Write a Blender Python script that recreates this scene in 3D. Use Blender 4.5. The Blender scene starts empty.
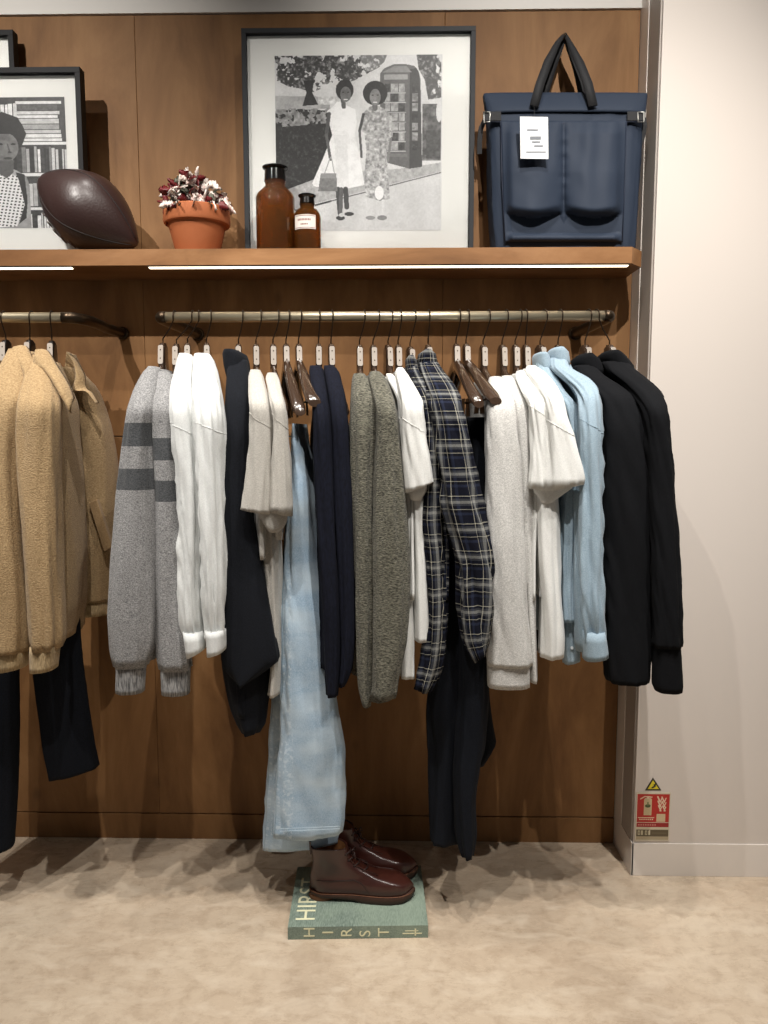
import bpy, bmesh, math, random
import numpy as np
from mathutils import Vector, Matrix, noise
from math import sin, cos, pi, radians, sqrt, atan2, tan
random.seed(7)
C = bpy.context.scene.collection

# ------------------------------------------------------------------ camera
FPX = 760.0; CAM_H = 1.4; PITCH = radians(6.0); YAW = radians(1.1)
cam_d = bpy.data.cameras.new('camera'); cam = bpy.data.objects.new('camera', cam_d); C.objects.link(cam)
cam_d.sensor_fit = 'VERTICAL'; cam_d.sensor_height = 36; cam_d.lens = FPX / 1024 * 36
cam.location = (0, 0, CAM_H); cam.rotation_euler = (pi / 2 - PITCH, 0, YAW)
cam_d.clip_start = 0.05
bpy.context.scene.camera = cam
vs = bpy.context.scene.view_settings
vs.view_transform = 'Standard'; vs.look = 'None'; vs.gamma = 1; vs.use_curve_mapping = False
vs.exposure = 0.0

# ------------------------------------------------------------------ light
world = bpy.data.worlds.new('world'); bpy.context.scene.world = world; world.use_nodes = True
world.node_tree.nodes['Background'].inputs[0].default_value = (1.0, 0.96, 0.92, 1)
world.node_tree.nodes['Background'].inputs[1].default_value = 0.10

def spot(name, loc, target, power, size=radians(95), blend=0.8, col=(1, 0.955, 0.895), rad=0.016):
    d = bpy.data.lights.new(name, 'SPOT'); d.energy = power; d.spot_size = size; d.spot_blend = blend
    d.color = col; d.shadow_soft_size = rad
    o = bpy.data.objects.new(name, d); C.objects.link(o); o.location = loc
    v = Vector(target) - Vector(loc); o.rotation_euler = v.to_track_quat('-Z', 'Y').to_euler()
    return o
# three rows of ceiling spots across the shop floor
for row_y, xs_row, pw, cone, aim in ((1.80, (-0.75, 0.9), 44, 60, 0.3), (1.25, (-1.45, 0.25), 94, 82, 0.4), (0.75, (-0.45, 1.15), 138, 72, 0.5), (0.25, (-1.5, 0.5), 285, 58, 2.05)):
    for sx in xs_row:
        spot('ceiling_or_fill_spot', (sx, row_y, 3.5), (sx * 0.9, 2.1 if row_y > 0 else 2.3, aim), pw, radians(cone), 1.0)

for sx in (-0.95, 0.05, 1.05):      # added fill lamps, no fittings, brightening the floor in front of the rail
    spot('ceiling_or_fill_spot', (sx, 1.15, 3.5), (sx, 1.65, 0), 95, radians(48), 1.0)

# ------------------------------------------------------------------ maths
F = Vector((-sin(YAW) * cos(PITCH), cos(YAW) * cos(PITCH), -sin(PITCH)))
R = Vector((cos(YAW), sin(YAW), 0)); U = R.cross(F)
CAM = Vector((0, 0, CAM_H))
def at(x, y, Y):
    r = F + R * ((x - 384) / FPX) + U * ((512 - y) / FPX)
    return CAM + r * (Y / r.y)
def onz(x, y, z=0.0):
    r = F + R * ((x - 384) / FPX) + U * ((512 - y) / FPX)
    return CAM + r * ((z - CAM_H) / r.z)

def lin(c):
    return tuple(((v / 255) / 12.92 if v / 255 <= 0.04045 else ((v / 255 + 0.055) / 1.055) ** 2.4) for v in c)

# ------------------------------------------------------------------ materials
MATS = {}
def newmat(name):
    m = bpy.data.materials.new(name); m.use_nodes = True
    nt = m.node_tree; b = nt.nodes['Principled BSDF']
    MATS[name] = m
    return m, nt, b
def ND(nt, t, **kw):
    n = nt.nodes.new(t)
    for k, v in kw.items(): setattr(n, k, v)
    return n
def plain(name, col, rough=0.5, metal=0.0, coat=0.0, spec=0.5, bump=0, bscale=200, coat_r=0.1):
    m, nt, b = newmat(name)
    b.inputs['Base Color'].default_value = (*lin(col), 1)
    b.inputs['Roughness'].default_value = rough; b.inputs['Metallic'].default_value = metal
    b.inputs['Coat Weight'].default_value = coat; b.inputs['Specular IOR Level'].default_value = spec
    b.inputs['Coat Roughness'].default_value = coat_r
    if bump:
        addbump(nt, b, bscale, bump)
    return m
def addbump(nt, b, scale, strength, dist=0.002, stretch=None, coord='Object'):
    tc = ND(nt, 'ShaderNodeTexCoord'); nz = ND(nt, 'ShaderNodeTexNoise'); bp = ND(nt, 'ShaderNodeBump')
    nz.inputs['Scale'].default_value = scale; nz.inputs['Detail'].default_value = 3
    src = tc.outputs[coord]
    if stretch:
        mp = ND(nt, 'ShaderNodeMapping'); mp.inputs['Scale'].default_value = stretch
        nt.links.new(src, mp.inputs[0]); src = mp.outputs[0]
    nt.links.new(src, nz.inputs['Vector'])
    nt.links.new(nz.outputs[0], bp.inputs['Height']); bp.inputs['Strength'].default_value = strength
    bp.inputs['Distance'].default_value = dist
    nt.links.new(bp.outputs[0], b.inputs['Normal'])
    return bp
def ramp(nt, fac, stops, interp='LINEAR'):
    r = ND(nt, 'ShaderNodeValToRGB'); cr = r.color_ramp; cr.interpolation = interp
    while len(cr.elements) > 1: cr.elements.remove(cr.elements[-1])
    cr.elements[0].position = stops[0][0]; cr.elements[0].color = (*lin(stops[0][1]), 1)
    for p, c in stops[1:]:
        e = cr.elements.new(p); e.color = (*lin(c), 1)
    nt.links.new(fac, r.inputs[0])
    return r.outputs[0]
def noisen(nt, src, scale, detail=2, stretch=None, rough=0.5, dist=0):
    if stretch:
        mp = ND(nt, 'ShaderNodeMapping'); mp.inputs['Scale'].default_value = stretch
        nt.links.new(src, mp.inputs[0]); src = mp.outputs[0]
    nz = ND(nt, 'ShaderNodeTexNoise'); nz.inputs['Scale'].default_value = scale
    nz.inputs['Detail'].default_value = detail; nz.inputs['Roughness'].default_value = rough
    nz.inputs['Distortion'].default_value = dist
    nt.links.new(src, nz.inputs['Vector']); return nz.outputs[0]
def mixc(nt, a, b, fac, mode='MIX'):
    m = ND(nt, 'ShaderNodeMix', data_type='RGBA', blend_type=mode)
    if isinstance(fac, float): m.inputs[0].default_value = fac
    else: nt.links.new(fac, m.inputs[0])
    for i, v in ((6, a), (7, b)):
        if isinstance(v, tuple): m.inputs[i].default_value = (*lin(v), 1)
        else: nt.links.new(v, m.inputs[i])
    return m.outputs[2]
def fabric(name, c1, c2, scale=250, stretch=(1, 1, 1), rough=0.92, bump=0.5, bdist=0.002, lo=0.35, hi=0.65, sheen=0.15, large=None, stripes=None):
    """cloth: heathered colour between c1 and c2, woven or knitted bump, optional dark stripes over a height range"""
    m, nt, b = newmat(name)
    tc = ND(nt, 'ShaderNodeTexCoord')
    n = noisen(nt, tc.outputs['Object'], scale, 3, stretch, 0.6)
    col = ramp(nt, n, [(lo, c1), (hi, c2)])
    if large:
        n2 = noisen(nt, tc.outputs['Object'], large[0], 3, large[3] if len(large) > 3 else (1, 1, 0.35))
        f = ramp(nt, n2, [(0.4, (0, 0, 0)), (0.65, (255,) * 3)])
        mm = ND(nt, 'ShaderNodeMath', operation='MULTIPLY'); nt.links.new(f, mm.inputs[0]); mm.inputs[1].default_value = large[2]
        col = mixc(nt, col, large[1], mm.outputs[0])
    if stripes:
        sx = ND(nt, 'ShaderNodeSeparateXYZ'); uv = ND(nt, 'ShaderNodeUVMap'); nt.links.new(uv.outputs[0], sx.inputs[0])
        tot = None
        for z0, z1 in stripes[0]:
            g = ND(nt, 'ShaderNodeMath', operation='COMPARE'); nt.links.new(sx.outputs[1], g.inputs[0])
            g.inputs[1].default_value = (z0 + z1) / 2; g.inputs[2].default_value = abs(z1 - z0) / 2
            if tot is None: tot = g.outputs[0]
            else:
                a = ND(nt, 'ShaderNodeMath', operation='ADD'); nt.links.new(tot, a.inputs[0]); nt.links.new(g.outputs[0], a.inputs[1]); tot = a.outputs[0]
        col2 = ramp(nt, n, [(lo, stripes[1]), (hi, stripes[2])])
        col = mixc(nt, col, col2, tot)
    nt.links.new(col, b.inputs['Base Color'])
    b.inputs['Roughness'].default_value = rough; b.inputs['Specular IOR Level'].default_value = 0.2
    b.inputs['Sheen Weight'].default_value = sheen
    bp = ND(nt, 'ShaderNodeBump'); nt.links.new(n, bp.inputs['Height']); bp.inputs['Strength'].default_value = bump
    bp.inputs['Distance'].default_value = bdist
    nt.links.new(bp.outputs[0], b.inputs['Normal'])
    return m

def wood(name, dark, mid, light, scale=1.0, rough=0.6, axis='Z', seams=None, coat=0.0, lines=None):
    m, nt, b = newmat(name); tc = ND(nt, 'ShaderNodeTexCoord')
    st = {'Z': (3.0, 3.0, 0.8), 'X': (0.8, 3, 3)}[axis]
    src = tc.outputs['Object']
    n = noisen(nt, src, 2.2 * scale, 8, st, 0.62, 0.6)
    col = ramp(nt, n, [(0.3, dark), (0.5, mid), (0.68, light)])
    n2 = noisen(nt, src, 14 * scale, 6, {'Z': (5, 5, 0.35), 'X': (0.35, 5, 5)}[axis], 0.7)
    f2 = ramp(nt, n2, [(0.45, (0, 0, 0)), (0.8, (105,) * 3)])
    col = mixc(nt, col, dark, f2)
    n3 = noisen(nt, src, 1.7 * scale, 3, (1, 1, 1), 0.5, 1.0)
    f3 = ramp(nt, n3, [(0.45, (0, 0, 0)), (0.72, (130,) * 3)])
    col = mixc(nt, col, dark, f3)
    vor = ND(nt, 'ShaderNodeTexVoronoi'); vor.inputs['Scale'].default_value = 3.2
    mpv = ND(nt, 'ShaderNodeMapping'); mpv.inputs['Scale'].default_value = {'Z': (1.4, 1.4, 0.8), 'X': (0.8, 1.4, 1.4)}[axis]
    nt.links.new(src, mpv.inputs[0]); nt.links.new(mpv.outputs[0], vor.inputs['Vector'])
    fk = ramp(nt, vor.outputs[0], [(0.03, (170,) * 3), (0.09, (0, 0, 0))])
    col = mixc(nt, col, tuple(int(v * 0.55) for v in dark), fk)
    nt.links.new(col, b.inputs['Base Color'])
    b.inputs['Roughness'].default_value = rough; b.inputs['Specular IOR Level'].default_value = 0.25
    bp = ND(nt, 'ShaderNodeBump'); nt.links.new(n2, bp.inputs['Height']); bp.inputs['Strength'].default_value = 0.15
    bp.inputs['Distance'].default_value = 0.002; nt.links.new(bp.outputs[0], b.inputs['Normal'])
    return m

def plaid(name):
    m, nt, b = newmat(name)
    uv = ND(nt, 'ShaderNodeUVMap'); sx = ND(nt, 'ShaderNodeSeparateXYZ'); nt.links.new(uv.outputs[0], sx.inputs[0])
    navy = (16, 18, 30); gr = (74, 76, 80); cr = (196, 192, 176); blk = (12, 12, 16); blue = (40, 46, 66)
    outs = []
    for k, (P, off) in enumerate(((0.062, 0.02), (0.072, 0.0))):
        a = ND(nt, 'ShaderNodeMath', operation='ADD'); nt.links.new(sx.outputs[k], a.inputs[0]); a.inputs[1].default_value = off + 5
        d = ND(nt, 'ShaderNodeMath', operation='DIVIDE'); nt.links.new(a.outputs[0], d.inputs[0]); d.inputs[1].default_value = P
        f = ND(nt, 'ShaderNodeMath', operation='FRACT'); nt.links.new(d.outputs[0], f.inputs[0])
        outs.append(ramp(nt, f.outputs[0], [(0, navy), (0.30, cr), (0.325, navy), (0.40, gr), (0.48, (150, 150, 146)), (0.58, gr), (0.66, navy), (0.78, cr), (0.80, blk), (0.90, blue)], 'CONSTANT'))
    col = mixc(nt, outs[0], outs[1], 0.5)
    tc = ND(nt, 'ShaderNodeTexCoord'); n = noisen(nt, tc.outputs['Object'], 420, 2)
    col = mixc(nt, col, ramp(nt, n, [(0.3, (90,) * 3), (0.7, (255,) * 3)]), 0.4, 'MULTIPLY')
    nt.links.new(col, b.inputs['Base Color']); b.inputs['Roughness'].default_value = 0.95; b.inputs['Specular IOR Level'].default_value = 0.15
    addbump(nt, b, 350, 0.3)
    return m

def attrmat(name, rough=0.6):
    m, nt, b = newmat(name)
    a = ND(nt, 'ShaderNodeVertexColor'); a.layer_name = 'ink'
    nt.links.new(a.outputs[0], b.inputs['Base Color']); b.inputs['Roughness'].default_value = rough
    return m
def paneglass(name):
    m, nt, b = newmat(name)
    nt.nodes.remove(b); out = [n for n in nt.nodes if n.type == 'OUTPUT_MATERIAL'][0]
    t = ND(nt, 'ShaderNodeBsdfTransparent'); g = ND(nt, 'ShaderNodeBsdfGlossy'); g.inputs['Roughness'].default_value = 0.02
    fr = ND(nt, 'ShaderNodeFresnel'); fr.inputs[0].default_value = 1.45; mx = ND(nt, 'ShaderNodeMixShader')
    nt.links.new(fr.outputs[0], mx.inputs[0]); nt.links.new(t.outputs[0], mx.inputs[1]); nt.links.new(g.outputs[0], mx.inputs[2])
    nt.links.new(mx.outputs[0], out.inputs[0])
    return m
def emis(name, col, s):
    m, nt, b = newmat(name)
    b.inputs['Base Color'].default_value = (1, 1, 1, 1)
    b.inputs['Emission Color'].default_value = (*lin(col), 1); b.inputs['Emission Strength'].default_value = s
    return m

M_wood = wood('oak_panel', (104, 71, 41), (130, 93, 57), (147, 109, 71))
M_shelf = wood('oak_shelf', (104, 70, 42), (140, 99, 63), (164, 121, 82), axis='X', rough=0.4)
M_white = plain('white_paint', (212, 203, 195), 0.35, bump=0.05, bscale=60)
M_bulk = plain('bulkhead_paint', (228, 224, 218), 0.6)
M_trim = plain('white_gloss', (226, 218, 210), 0.3)
M_grey = plain('reveal_shade', (176, 168, 160), 0.5)  # shade of the pier's side face put into a greyer colour
M_rail = plain('aged_brass', (198, 186, 160), 0.33, 0.85, bump=0.1, bscale=40)
M_iron = plain('dark_iron', (70, 58, 46), 0.35, 0.9)
M_wire = plain('bronze_wire', (52, 40, 30), 0.35, 0.8)
M_hang = plain('walnut_lacquer', (60, 44, 33), 0.25, coat=1.0, coat_r=0.12)
M_hangd = plain('black_lacquer', (26, 20, 18), 0.3, coat=0.8)
M_glint = plain('pale_highlight', (176, 166, 156), 0.25, coat=0.5)  # pale tone standing in for the gloss highlight on hanger necks
M_frame = plain('frame_black', (16, 16, 18), 0.6, spec=0.25)
M_frameg = plain('frame_grey', (40, 42, 45), 0.6, spec=0.25)
M_mat = plain('mat_board', (236, 236, 232), 0.8)
M_print = attrmat('print_ink', 0.5)
M_glass = paneglass('pane_glass')
M_led = emis('led_light', (255, 232, 196), 5.0)
M_alu = plain('aluminium', (190, 188, 184), 0.3, 0.9)

# concrete floor
def floor_mat():
    m, nt, b = newmat('screed_floor'); tc = ND(nt, 'ShaderNodeTexCoord'); s = tc.outputs['Object']
    n = noisen(nt, s, 1.6, 9, (1, 1, 1), 0.62, 0.5)
    col = ramp(nt, n, [(0.3, (168, 150, 130)), (0.5, (194, 176, 154)), (0.7, (208, 192, 170))])
    n2 = noisen(nt, s, 24, 8, (1, 1, 1), 0.7, 0.3)
    col = mixc(nt, col, (150, 128, 106), ramp(nt, n2, [(0.46, (0, 0, 0)), (0.72, (190,) * 3)]))
    n3 = noisen(nt, s, 7, 6, (1, 2.2, 1), 0.7, 0.4)
    col = mixc(nt, col, (222, 208, 188), ramp(nt, n3, [(0.50, (0, 0, 0)), (0.66, (170,) * 3)]))
    n4 = noisen(nt, s, 130, 3)
    col = mixc(nt, col, (110, 90, 70), ramp(nt, n4, [(0.62, (0, 0, 0)), (0.72, (110,) * 3)]))
    nt.links.new(col, b.inputs['Base Color'])
    nt.links.new(ramp(nt, n3, [(0.3, (120,) * 3), (0.7, (165,) * 3)]), b.inputs['Roughness'])
    bp = ND(nt, 'ShaderNodeBump'); nt.links.new(n2, bp.inputs['Height']); bp.inputs['Strength'].default_value = 0.12; bp.inputs['Distance'].default_value = 0.003
    nt.links.new(bp.outputs[0], b.inputs['Normal']); return m
M_floor = floor_mat()

# ------------------------------------------------------------------ object helpers
def link(name, me, mats, root=None, smooth=False, kind=None):
    if not isinstance(mats, (list, tuple)): mats = [mats]
    for m in mats: me.materials.append(m)
    o = bpy.data.objects.new(name, me); C.objects.link(o)
    if root is not None:
        loc = root.location.copy(); pr = root.parent
        while pr is not None: loc += pr.location; pr = pr.parent
        me.transform(Matrix.Translation(-loc))
        o.parent = root
    if smooth:
        for p in me.polygons: p.use_smooth = True
    if kind: o['kind'] = kind
    return o
def tag(o, label, cat, group=None):
    o['label'] = label; o['category'] = cat
    if group: o['group'] = group
    return o
def thing(name, label, cat, loc, group=None):
    o = bpy.data.objects.new(name, None); C.objects.link(o); o.location = loc; o.empty_display_size = 0.05
    return tag(o, label, cat, group)
class MB:
    """collects shapes into one bmesh (world coordinates)"""
    def __init__(s): s.bm = bmesh.new(); s.uv = s.bm.loops.layers.uv.new('UVMap'); s.mi = 0
    def face(s, vs_):
        try: f = s.bm.faces.new(vs_); f.material_index = s.mi; return f
        except ValueError: return None
    def box(s, x0, x1, y0, y1, z0, z1, bev=0.0):
        b2 = bmesh.new(); bmesh.ops.create_cube(b2, size=1)
        for v in b2.verts:
            v.co = Vector(((x0 + x1) / 2 + v.co.x * (x1 - x0), (y0 + y1) / 2 + v.co.y * (y1 - y0), (z0 + z1) / 2 + v.co.z * (z1 - z0)))
        if bev: bmesh.ops.bevel(b2, geom=b2.edges[:] , offset=bev, segments=2, affect='EDGES', profile=0.5)
        s.merge(b2); return s
    def merge(s, b2, mat=None):
        mp = {}
        for v in b2.verts: mp[v] = s.bm.verts.new((mat @ v.co) if mat else v.co)
        for f in b2.faces:
            s.face([mp[v] for v in f.verts])
        b2.free()
    def rings(s, rs, cap0=True, cap1=True, closed=True, uvs=None):
        vr = [[s.bm.verts.new(p) for p in r] for r in rs]
        n = len(rs[0]); m = n if closed else n - 1
        for i in range(len(rs) - 1):
            for j in range(m):
                k = (j + 1) % n
                f = s.face([vr[i][j], vr[i + 1][j], vr[i + 1][k], vr[i][k]])
                if f and uvs:
                    u, v = uvs
                    uj, uk = u[j], (u[k] if k else u[-1])
                    for lp, val in zip(f.loops, ((uj, v[i]), (uj, v[i + 1]), (uk, v[i + 1]), (uk, v[i]))): lp[s.uv].uv = val
        if closed and cap0: s.face(list(vr[0]))
        if closed and cap1: s.face(list(reversed(vr[-1])))
        return s
    def tube(s, pts, r, n=10, caps=True):
        pts = [Vector(p) for p in pts]; rs = []
        rr = r if isinstance(r, (list, tuple)) else [r] * len(pts)
        up = Vector((0, 0, 1)); prev = None
        for i, p in enumerate(pts):
            d = (pts[min(i + 1, len(pts) - 1)] - pts[max(i - 1, 0)]).normalized()
            if prev is None:
                a = d.cross(up)
                if a.length < 1e-3: a = d.cross(Vector((1, 0, 0)))
            else: a = prev - d * prev.dot(d)
            a.normalize(); b = d.cross(a); prev = a
            rs.append([p + (a * cos(t) + b * sin(t)) * rr[i] for t in [2 * pi * k / n for k in range(n)]])
        return s.rings(rs, caps, caps)
    def lathe(s, prof, cx, cy, n=40, mat=None):
        rs = []
        for r, z in prof:
            ring = [Vector((cx + r * cos(t), cy + r * sin(t), z)) for t in [2 * pi * k / n for k in range(n)]]
            if mat: ring = [mat @ p for p in ring]
            rs.append(ring)
        return s.rings(rs)
    def slab(s, pts, off):
        """polygon pts (Vectors) extruded by vector off"""
        a = [s.bm.verts.new(p) for p in pts]; b = [s.bm.verts.new(Vector(p) + Vector(off)) for p in pts]
        s.face(a); s.face(list(reversed(b))); n = len(pts)
        for i in range(n): s.face([a[i], b[i], b[(i + 1) % n], a[(i + 1) % n]])
        return s
    def build(s, name, mats, root=None, smooth=False, kind=None):
        bmesh.ops.recalc_face_normals(s.bm, faces=s.bm.faces)
        me = bpy.data.meshes.new(name); s.bm.to_mesh(me); s.bm.free()
        return link(name, me, mats, root, smooth, kind)
def auto(o, ang=35):
    me = o.data
    for p in me.polygons: p.use_smooth = True
    try: me.set_sharp_from_angle(angle=radians(ang))
    except Exception: pass
    return o

def cr(p0, p1, p2, p3, t):
    return 0.5 * ((2 * p1) + (-p0 + p2) * t + (2 * p0 - 5 * p1 + 4 * p2 - p3) * t * t + (-p0 + 3 * p1 - 3 * p2 + p3) * t ** 3)
def smooth_rows(rows, step=0.014):
    """rows: numpy rows [Lx,Ly,Lz,Rx,Ry,Rz,hd,...] interpolated along the path"""
    rows = [np.array(r, float) for r in rows]; out = []
    for i in range(len(rows) - 1):
        a = rows[max(i - 1, 0)]; b = rows[i]; c = rows[i + 1]; d = rows[min(i + 2, len(rows) - 1)]
        ln = np.linalg.norm((c[:3] + c[3:6] - b[:3] - b[3:6]) / 2); k = max(1, int(ln / step))
        for j in range(k):
            t = j / k
            v = cr(a, b, c, d, t) * 0.75 + (b * (1 - t) + c * t) * 0.25 if 0 < t else b
            out.append(v)
    out.append(rows[-1]); return out
def cloth(mb, rows, n=44, fold=0.004, seed=0.0, kf=2.2, kz=3.0, e=0.85, vmode='path', hem=0.012, dirv=None, wr=0.0012, cap_top=True, crease=0.0):
    """draped tube of cloth through rows; folds run down it"""
    rows = smooth_rows(rows); rs = []; vv = []; path = 0; pc = None; uu = None
    zt = rows[0][2]
    for i, r in enumerate(rows):
        L = Vector(r[0:3]); Rr = Vector(r[3:6]); hd = r[6]; c = (L + Rr) / 2; ax = (Rr - L) / 2
        dv = Vector((0, 1, 0)) if dirv is None else dirv
        if pc is not None: path += (c - pc).length
        pc = c
        ring = []; grow = min(1, (zt - c.z) / 0.25 + 0.15)
        for k in range(n):
            t = 2 * pi * k / n + pi / 2
            ct, st = cos(t), sin(t)
            a = math.copysign(abs(ct) ** e, ct); b = math.copysign(abs(st) ** e, st)
            q = Vector((ct * kf + seed, st * kf - seed * 1.7, c.z * kz + seed * 3.1))
            f = noise.noise(q) * fold * 2.2 * grow + noise.noise(Vector((ct * kf * 3 + seed, st * kf * 3, c.z * kz * 2.6))) * fold * 0.5 * grow
            f += noise.noise(Vector((ct * 5 + seed, st * 5, c.z * 28 + ct * 6))) * wr
            if crease:
                q2 = Vector((ct * 1.6 + seed + c.z * 5, st * 1.6, c.z * 11 + ct * 2.5))
                f += crease * (0.6 - 2.4 * abs(noise.noise(q2))) * min(1, grow + 0.2)
            f = max(-hd * 0.7, min(f, 0.02))
            nv = (ax.normalized() * ct + dv * st)
            ring.append(c + ax * a + dv * (hd * b) + nv * f)
        if uu is None or i == len(rows) // 3:
            w = ax.length; h = hd; per = pi * (w + h)
            uu = [per * k / n for k in range(n + 1)]
        rs.append(ring); vv.append(c.z if vmode == 'z' else path)
    mb.last = [list(r_) for r_ in rs]
    if vmode == 'norm': uu = [k / n for k in range(n + 1)]
    # rolled bottom edge: turn inwards and up
    last = rs[-1]; c = sum(last, Vector()) / n
    rs.append([c + (p - c) * 0.86 + Vector((0, 0, 0.001)) for p in last]); vv.append(vv[-1])
    rs.append([c + (p - c) * 0.80 + Vector((0, 0, hem * 2)) for p in last]); vv.append(vv[-1])
    mb.rings(rs, cap0=cap_top, cap1=True, uvs=(uu, vv))
    return mb
def prow(st, Y0=1.985, hd0=0.04):
    """pixel rows -> cloth rows. (y,xl,xr) or (yl,xl,yr,xr) + optional dict"""
    out = []; Y, hd = Y0, hd0
    for s in st:
        o = {}
        if isinstance(s[-1], dict): o = s[-1]; s = s[:-1]
        Y = o.get('Y', Y); hd = o.get('hd', hd)
        if len(s) == 3: yl, xl, xr = s; yr = yl
        else: yl, xl, yr, xr = s
        L = at(xl, yl, Y); Rr = at(xr, yr, Y); out.append([*L, *Rr, hd])
    return out
def shoulder_rows(st, Ys=1.985, Yt=2.10, ysh=408, hd=0.04):
    """rows whose depth runs from the collar (Yt) forward to the shoulder (Ys)"""
    y0 = st[0][0]; out = []
    for s in st:
        o = dict(s[-1]) if isinstance(s[-1], dict) else {}
        b = s[:-1] if isinstance(s[-1], dict) else s
        if 'Y' not in o:
            t = min(1, max(0, (b[0] - y0) / max(1, ysh - y0))); o['Y'] = Yt + (Ys - Yt) * (t ** 0.8)
        if 'hd' not in o: o['hd'] = hd * (0.7 + 0.3 * min(1, (b[0] - y0) / 40))
        out.append((*b, o))
    return prow(out)

YR = 2.186   # rail depth
RAIL_Z = 1.7235
# ------------------------------------------------------------------ room
YW = 2.486; XR = 0.739; YF = 2.297; ZC = 3.6
MB().box(-2.6, 3.0, -1.6, YW + 0.12, -0.1, 0.0).build('floor', M_floor, kind='structure')
MB().box(-2.6, 3.0, -1.6, YW + 0.12, ZC, ZC + 0.1).build('ceiling', plain('dark_ceiling', (96, 92, 88), 0.8), kind='structure')
MB().box(-2.6, XR + 0.006, YW + 0.024, YW + 0.12, 0, ZC).build('wall_back', M_bulk, kind='structure')
# bulkhead above the panelling
MB().box(-2.6, XR + 0.006, YW - 0.004, YW + 0.024, 2.688, ZC).build('trim_top', M_bulk, kind='structure')
# panelling: boards with real joints
def panel():
    mb = MB(); xs = [-2.6, -1.73, -0.822, 0.14, XR - 0.001]
    # joints of the vertical veneer boards, read from the photo
    zs = [(0.092, 1.385), (1.387, 2.684)]
    for i in range(len(xs) - 1):
        for z0, z1 in zs:
            mb.box(xs[i] + 0.0004, xs[i + 1] - 0.0004, YW, YW + 0.024, z0 + 0.0006, z1 - 0.0006, 0.0012)
    return mb.build('wall_wood_panel', M_wood, kind='structure')
panel()
MB().box(-2.6, XR - 0.001, YW - 0.001, YW + 0.024, 0.0, 0.089, 0.001).build('baseboard_back', M_wood, kind='structure')
# right hand pier
MB().box(XR + 0.006, 3.0, YF, YW + 0.12, 0, ZC).build('wall_right', M_white, kind='structure')
MB().box(XR, XR + 0.006, YW - 0.075, YW + 0.02, 0, ZC).build('trim_1', M_trim, kind='structure')
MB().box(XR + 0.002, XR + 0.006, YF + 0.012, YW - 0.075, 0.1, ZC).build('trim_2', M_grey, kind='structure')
MB().box(XR + 0.0005, 3.0, YF - 0.004, YF, 0.0, 0.108, 0.001).build('baseboard_right', M_trim, kind='structure')
MB().box(XR + 0.0, XR + 0.006, YF - 0.004, YW - 0.075, 0.0, 0.108).build('baseboard_reveal', M_trim, kind='structure')

# ------------------------------------------------------------------ shelf
SZ0, SZ1, SYF = 1.884, 1.930, 2.266
sh = thing('wall_shelf', 'long oak shelf across the panelled wall with a light strip underneath', 'shelf', (-0.5, YW - 0.1, SZ0))
x_e = at(632, 255, SYF).x; x_c = x_e + 0.044
mb = MB(); mb.slab([Vector(p) for p in ((-2.5, SYF, SZ0), (x_e, SYF, SZ0), (x_c, SYF + 0.055, SZ0), (x_c, YW - 0.001, SZ0), (-2.5, YW - 0.001, SZ0))], (0, 0, SZ1 - SZ0))
mb.build('board', M_shelf, sh)
for x0p, x1p in ((-400, 70), (148, 629)):
    xa = max(-2.4, at(x0p, 262, SYF).x); xb = at(x1p, 262, SYF).x
    f = MB().box(xa - 0.003, xb + 0.003, SYF + 0.004, SYF + 0.022, SZ0 - 0.004, SZ0).build('light_channel', M_alu, sh)
    MB().box(xa, xb, SYF + 0.006, SYF + 0.020, SZ0 - 0.0065, SZ0 - 0.004).build('light_strip', M_led, f)

# ------------------------------------------------------------------ rails
def arc_pts(p0, p1, p2, n=8):
    p0, p1, p2 = map(Vector, (p0, p1, p2))
    return [p0 * (1 - t) ** 2 + p1 * 2 * t * (1 - t) + p2 * t * t for t in [i / n for i in range(n + 1)]]
rl = thing('clothes_rail', 'long brass-toned clothes rail holding the middle run of clothes', 'clothes rail', (0, YW, RAIL_Z))
xl = at(166, 318, YR).x; xr_ = at(604, 316, YR).x
MB().tube([(xl, YR, RAIL_Z), (xr_, YR, RAIL_Z)], 0.0145, 20).build('bar', M_rail, rl, True)
for x, s in ((xl, 1), (xr_, -1)):
    pts = [(x + s * 0.0, YR, RAIL_Z)] + arc_pts((x - s * 0.012, YR, RAIL_Z), (x - s * 0.022, YR + 0.005, RAIL_Z), (x - s * 0.01, YR + 0.05, RAIL_Z - 0.004)) + [(x + s * 0.01, YW - 0.04, RAIL_Z - 0.01), (x + s * 0.012, YW - 0.001, RAIL_Z - 0.01)]
    b = MB().tube(pts, 0.0165, 16).build('bracket', M_iron, rl, True)
    m = Matrix.Translation((x + s * 0.012, YW - 0.006, RAIL_Z - 0.01)) @ Matrix.Rotation(pi / 2, 4, 'X')
    MB().lathe([(0.0, -0.005), (0.021, -0.005), (0.021, 0.002), (0.019, 0.004), (0, 0.004)], 0, 0, 28, m).build('wall_plate', M_iron, b, True)
rl2 = thing('clothes_rail', 'curved-end clothes rail at the left edge holding tan jackets', 'clothes rail', (-1.3, YW, RAIL_Z))
xe = at(122, 326, YW).x
pts = [(-2.4, YR, RAIL_Z), (-0.955, YR, RAIL_Z)]
MB().tube(pts, 0.0145, 20).build('bar', M_rail, rl2, True)
pts = [(-0.957, YR, RAIL_Z)] + arc_pts((-0.95, YR, RAIL_Z), (-0.885, YR + 0.0, RAIL_Z), (xe - 0.01, YR + 0.19, RAIL_Z - 0.004), 10)[1:] + [(xe, YW - 0.03, RAIL_Z - 0.006), (xe + 0.003, YW - 0.001, RAIL_Z - 0.006)]
b = MB().tube(pts, 0.0155, 16).build('bracket', M_iron, rl2, True)
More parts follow.
